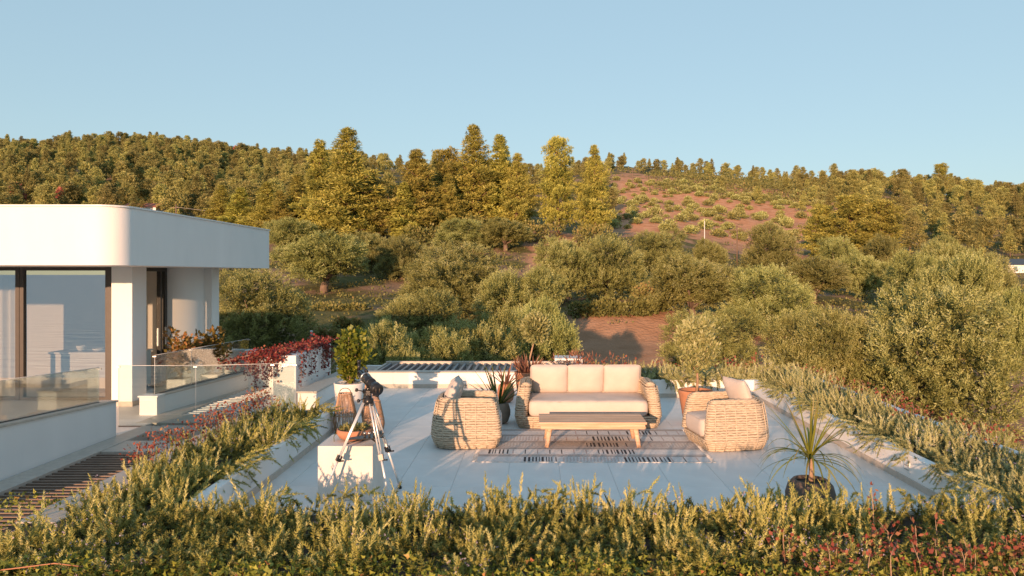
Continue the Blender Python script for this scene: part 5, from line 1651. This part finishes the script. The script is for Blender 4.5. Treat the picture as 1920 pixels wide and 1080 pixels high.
# dark hedge bank above the bare soil
def bush(label, px, py, Y, wpx, hpx, seed, mat='scrub', name='bush', tmin=0, tmax=.55, n=900):
    X = (px - VX) * Y / F; g = float(gz(X, Y)); rr_ = np.random.default_rng(seed)
    w_, h2 = wpx * Y / F / 2, hpx * Y / F
    t = thing(name, label, 'bush', (X, Y, g - .1)); q_ = Tri(); sm = MB()
    for k in range(7):
        cx = rr_.uniform(-.75, .75) * w_; cy = rr_.uniform(-.4, .4) * w_ * .6
        hh = h2 * rr_.uniform(.7, 1)
        leaves_in(q_, rr_, n // 7, (cx, cy, hh * .5), (w_ * .42, w_ * .4, hh * .55), .12 + Y * .0024, LEAF_W, up=.6, shell=.4, tmin=tmin, tmax=tmax)
        sm.tube([(cx * .3, cy * .3, -.1), (cx, cy, hh * .6)], [.04, .015], 5)
    sm.build('stem', M['bark'], t)['kind'] = 'stuff'; q_.build('foliage', M[mat], t)
for k, (px, Y, w_, h2) in enumerate(((1100, 59, 70, 34), (1150, 59, 80, 36), (1205, 59, 80, 38), (1260, 60, 70, 36))):
    bush(('dark green bush of the hedge bank, nearest the central clump', 'dark green bush of the hedge bank, second from the central clump', 'dark green bush of the hedge bank, third from the central clump', 'dark green bush of the hedge bank beside the rounded olive')[k], px, 600, Y, w_, h2, 50 + k)
bush('wide golden scrub bush under the open crowned pine', 1010, 400, 111, 120, 42, 60, tmin=.3, tmax=.85)
bush('golden scrub bush under the last pine of the group', 1110, 410, 108, 70, 45, 61, tmin=.3, tmax=.9)
bush('scrub bush below the broad middle pine', 800, 440, 110, 90, 40, 62, tmin=.1, tmax=.7)
bush('scrub bush below the pointed pine', 900, 420, 114, 90, 42, 63, tmin=.1, tmax=.7)
bush('rust coloured bush on the grove path left of the telescope', 610, 600, 46, 60, 32, 64, tmin=.5, tmax=1)
bush('reddish dry bush on the pink mound above the ficus', 655, 585, 54, 50, 22, 65, tmin=.6, tmax=1)
bush('green weeds in front of the olive with the visible trunk', 640, 575, 62, 110, 16, 66, tmin=.2, tmax=.8, n=700)
bush('dry scrub behind the white vine planter', 545, 640, 30, 90, 30, 67, tmin=.3, tmax=1, n=800)
bush('low scrub beyond the bay wall of the balcony', 450, 650, 28, 90, 24, 68, tmin=.1, tmax=.8, n=800)
bush('dry golden bush past the outer planter edge', 1790, 700, 26, 90, 40, 69, tmin=.5, tmax=1, n=800)
bush('dry brown scrub at the foot of the biggest olive', 1600, 740, 27, 120, 40, 70, tmin=.5, tmax=1, n=800)
bush('brown twiggy bush beside the dark olive above the soil', 1215, 520, 62, 60, 50, 71, tmin=.4, tmax=1)

# ------------------------------------------------------------------ small far things
def pole(label, px, ptop, pbase, Y, r_=.05, mat='whitemetal', name='pole', arm=False):
    X = (px - VX) * Y / F; g = float(gz(X, Y)); zt = HC - (ptop - VY) * Y / F
    t = thing(name, label, 'pole', (X, Y, g - .2))
    MB().tube([(0, 0, 0), (0, 0, zt - g + .2)], [r_ * 1.2, r_], 8).build('shaft', M[mat], t)
    MB().lathe([(r_ * 1.6, zt - g + .2), (r_ * 1.6, zt - g + .26), (0, zt - g + .28)], 8).build('cap', M[mat], t)
    if arm: MB().box(-1.0, 1.0, -.06, .06, zt - g - .4, zt - g - .26).build('crossarm', M['bark'], t)
pole('thin white pole standing in the grove below the red hill', 1321, 415, 440, 95, .04)
pole('wooden power pole on the skyline of the red hillside', 1186, 318, 350, 235, .14, 'bark', 'power_pole', True)
pole('short power pole at the foot of the red hill', 1382, 424, 440, 105, .08, 'bark', 'power_pole', True)
pole('power pole hidden among the pines by the villa roof', 330, 384, 400, 140, .12, 'bark', 'power_pole', True)
a, b = P(330, 388, 140), P(590, 381, 124)
tag(MB().tube([a.lerp(b, u) - Vector((0, 0, 1.2 * math.sin(u * math.pi))) for u in np.linspace(0, 1, 16)], .03, 4).build('power_line', M['stone_grey']), 'thin power line crossing in front of the pines', 'cable')
# bollard lamp on the grove path
X, Y = (584 - VX) * 40 / F, 40.0
t = thing('bollard_light', 'short bollard lamp on the slope behind the vine planter', 'bollard', (X, Y, float(gz(X, Y)) - .3))
z1 = HC - (620 - VY) * Y / F - (float(gz(X, Y)) - .3)
MB().lathe([(.07, 0), (.07, z1 - .25), (0, z1 - .25)], 12).build('post', M['darkmetal'], t)
MB().lathe([(.065, z1 - .249), (.065, z1 - .06), (.085, z1 - .05), (.085, z1), (0, z1 + .01)], 12).build('lamp_head', M['whitemetal'], t)
# low white frame beside the pergola
for k, (x0, x1) in enumerate(((1040, 1062), (1064, 1092))):
    Y = 24.0; p0, p1 = P(x0, 672, Y), P(x1, 692, Y)
    t = thing('white_frame', ('thin white frame beyond the end of the dark pergola', 'open white frame beside the pink grass tuft')[k], 'frame', (p0.x, Y, p1.z))
    W_, H_ = p1.x - p0.x, p0.z - p1.z
    g = float(gz(p0.x, Y)) - p1.z - .1
    MB().box(0, .06, -.03, .03, g, H_ - .061).build('post', M['whitemetal'], t); MB().box(W_ - .06, W_, -.03, .03, g, H_ - .061).build('post', M['whitemetal'], t)
    MB().box(0, W_, -.03, .9, H_ - .06, H_).build('top_beam', M['whitemetal'], t)

def far_house(label, px, py, Y, wpx, hpx, roofmat, rz=0.0, gable=True):
    X = (px - VX) * Y / F; g = float(gz(X, Y)) - .3
    w_ = wpx * Y / F; ztop = HC - (py - VY) * Y / F - g; hh = max(2.4, ztop)
    t = thing('house', label, 'house', (X, Y, g), rz)
    b = MB().box(-w_ / 2, w_ / 2, 0, w_ * .7, 0, hh - .8); b.build('wall', M['plaster'], t)
    rf = MB()
    x0, x1, y0, y1, z0, z1 = -w_ / 2 - .4, w_ / 2 + .4, -.4, w_ * .7 + .4, hh - .8, hh + .2
    ym = (y0 + y1) / 2
    rf.add([(x0, y0, z0), (x1, y0, z0), (x1, y1, z0), (x0, y1, z0), (x0, ym, z1), (x1, ym, z1)], [(0, 1, 5, 4), (2, 3, 4, 5), (0, 4, 3), (1, 2, 5), (3, 2, 1, 0)])
    rf.build('roof', M[roofmat], t)
    for k in range(3):
        xx = -w_ * .36 + k * w_ * .3
        f = MB().box(xx, xx + w_ * .12, -.06, -.002, hh * .25, hh * .6).build('window', M['whitemetal'], t)
        MB().box(xx + .08, xx + w_ * .12 - .08, -.09, -.062, hh * .25 + .08, hh * .6 - .08).build('pane', M['window_glass'], f)
far_house('low white house with a grey roof at the far edge of the grove', 1925, 489, 120, 70, 24, 'slat')
far_house('house with a red tiled roof peeking over the villa roof', 262, 381, 150, 60, 30, 'redtile')
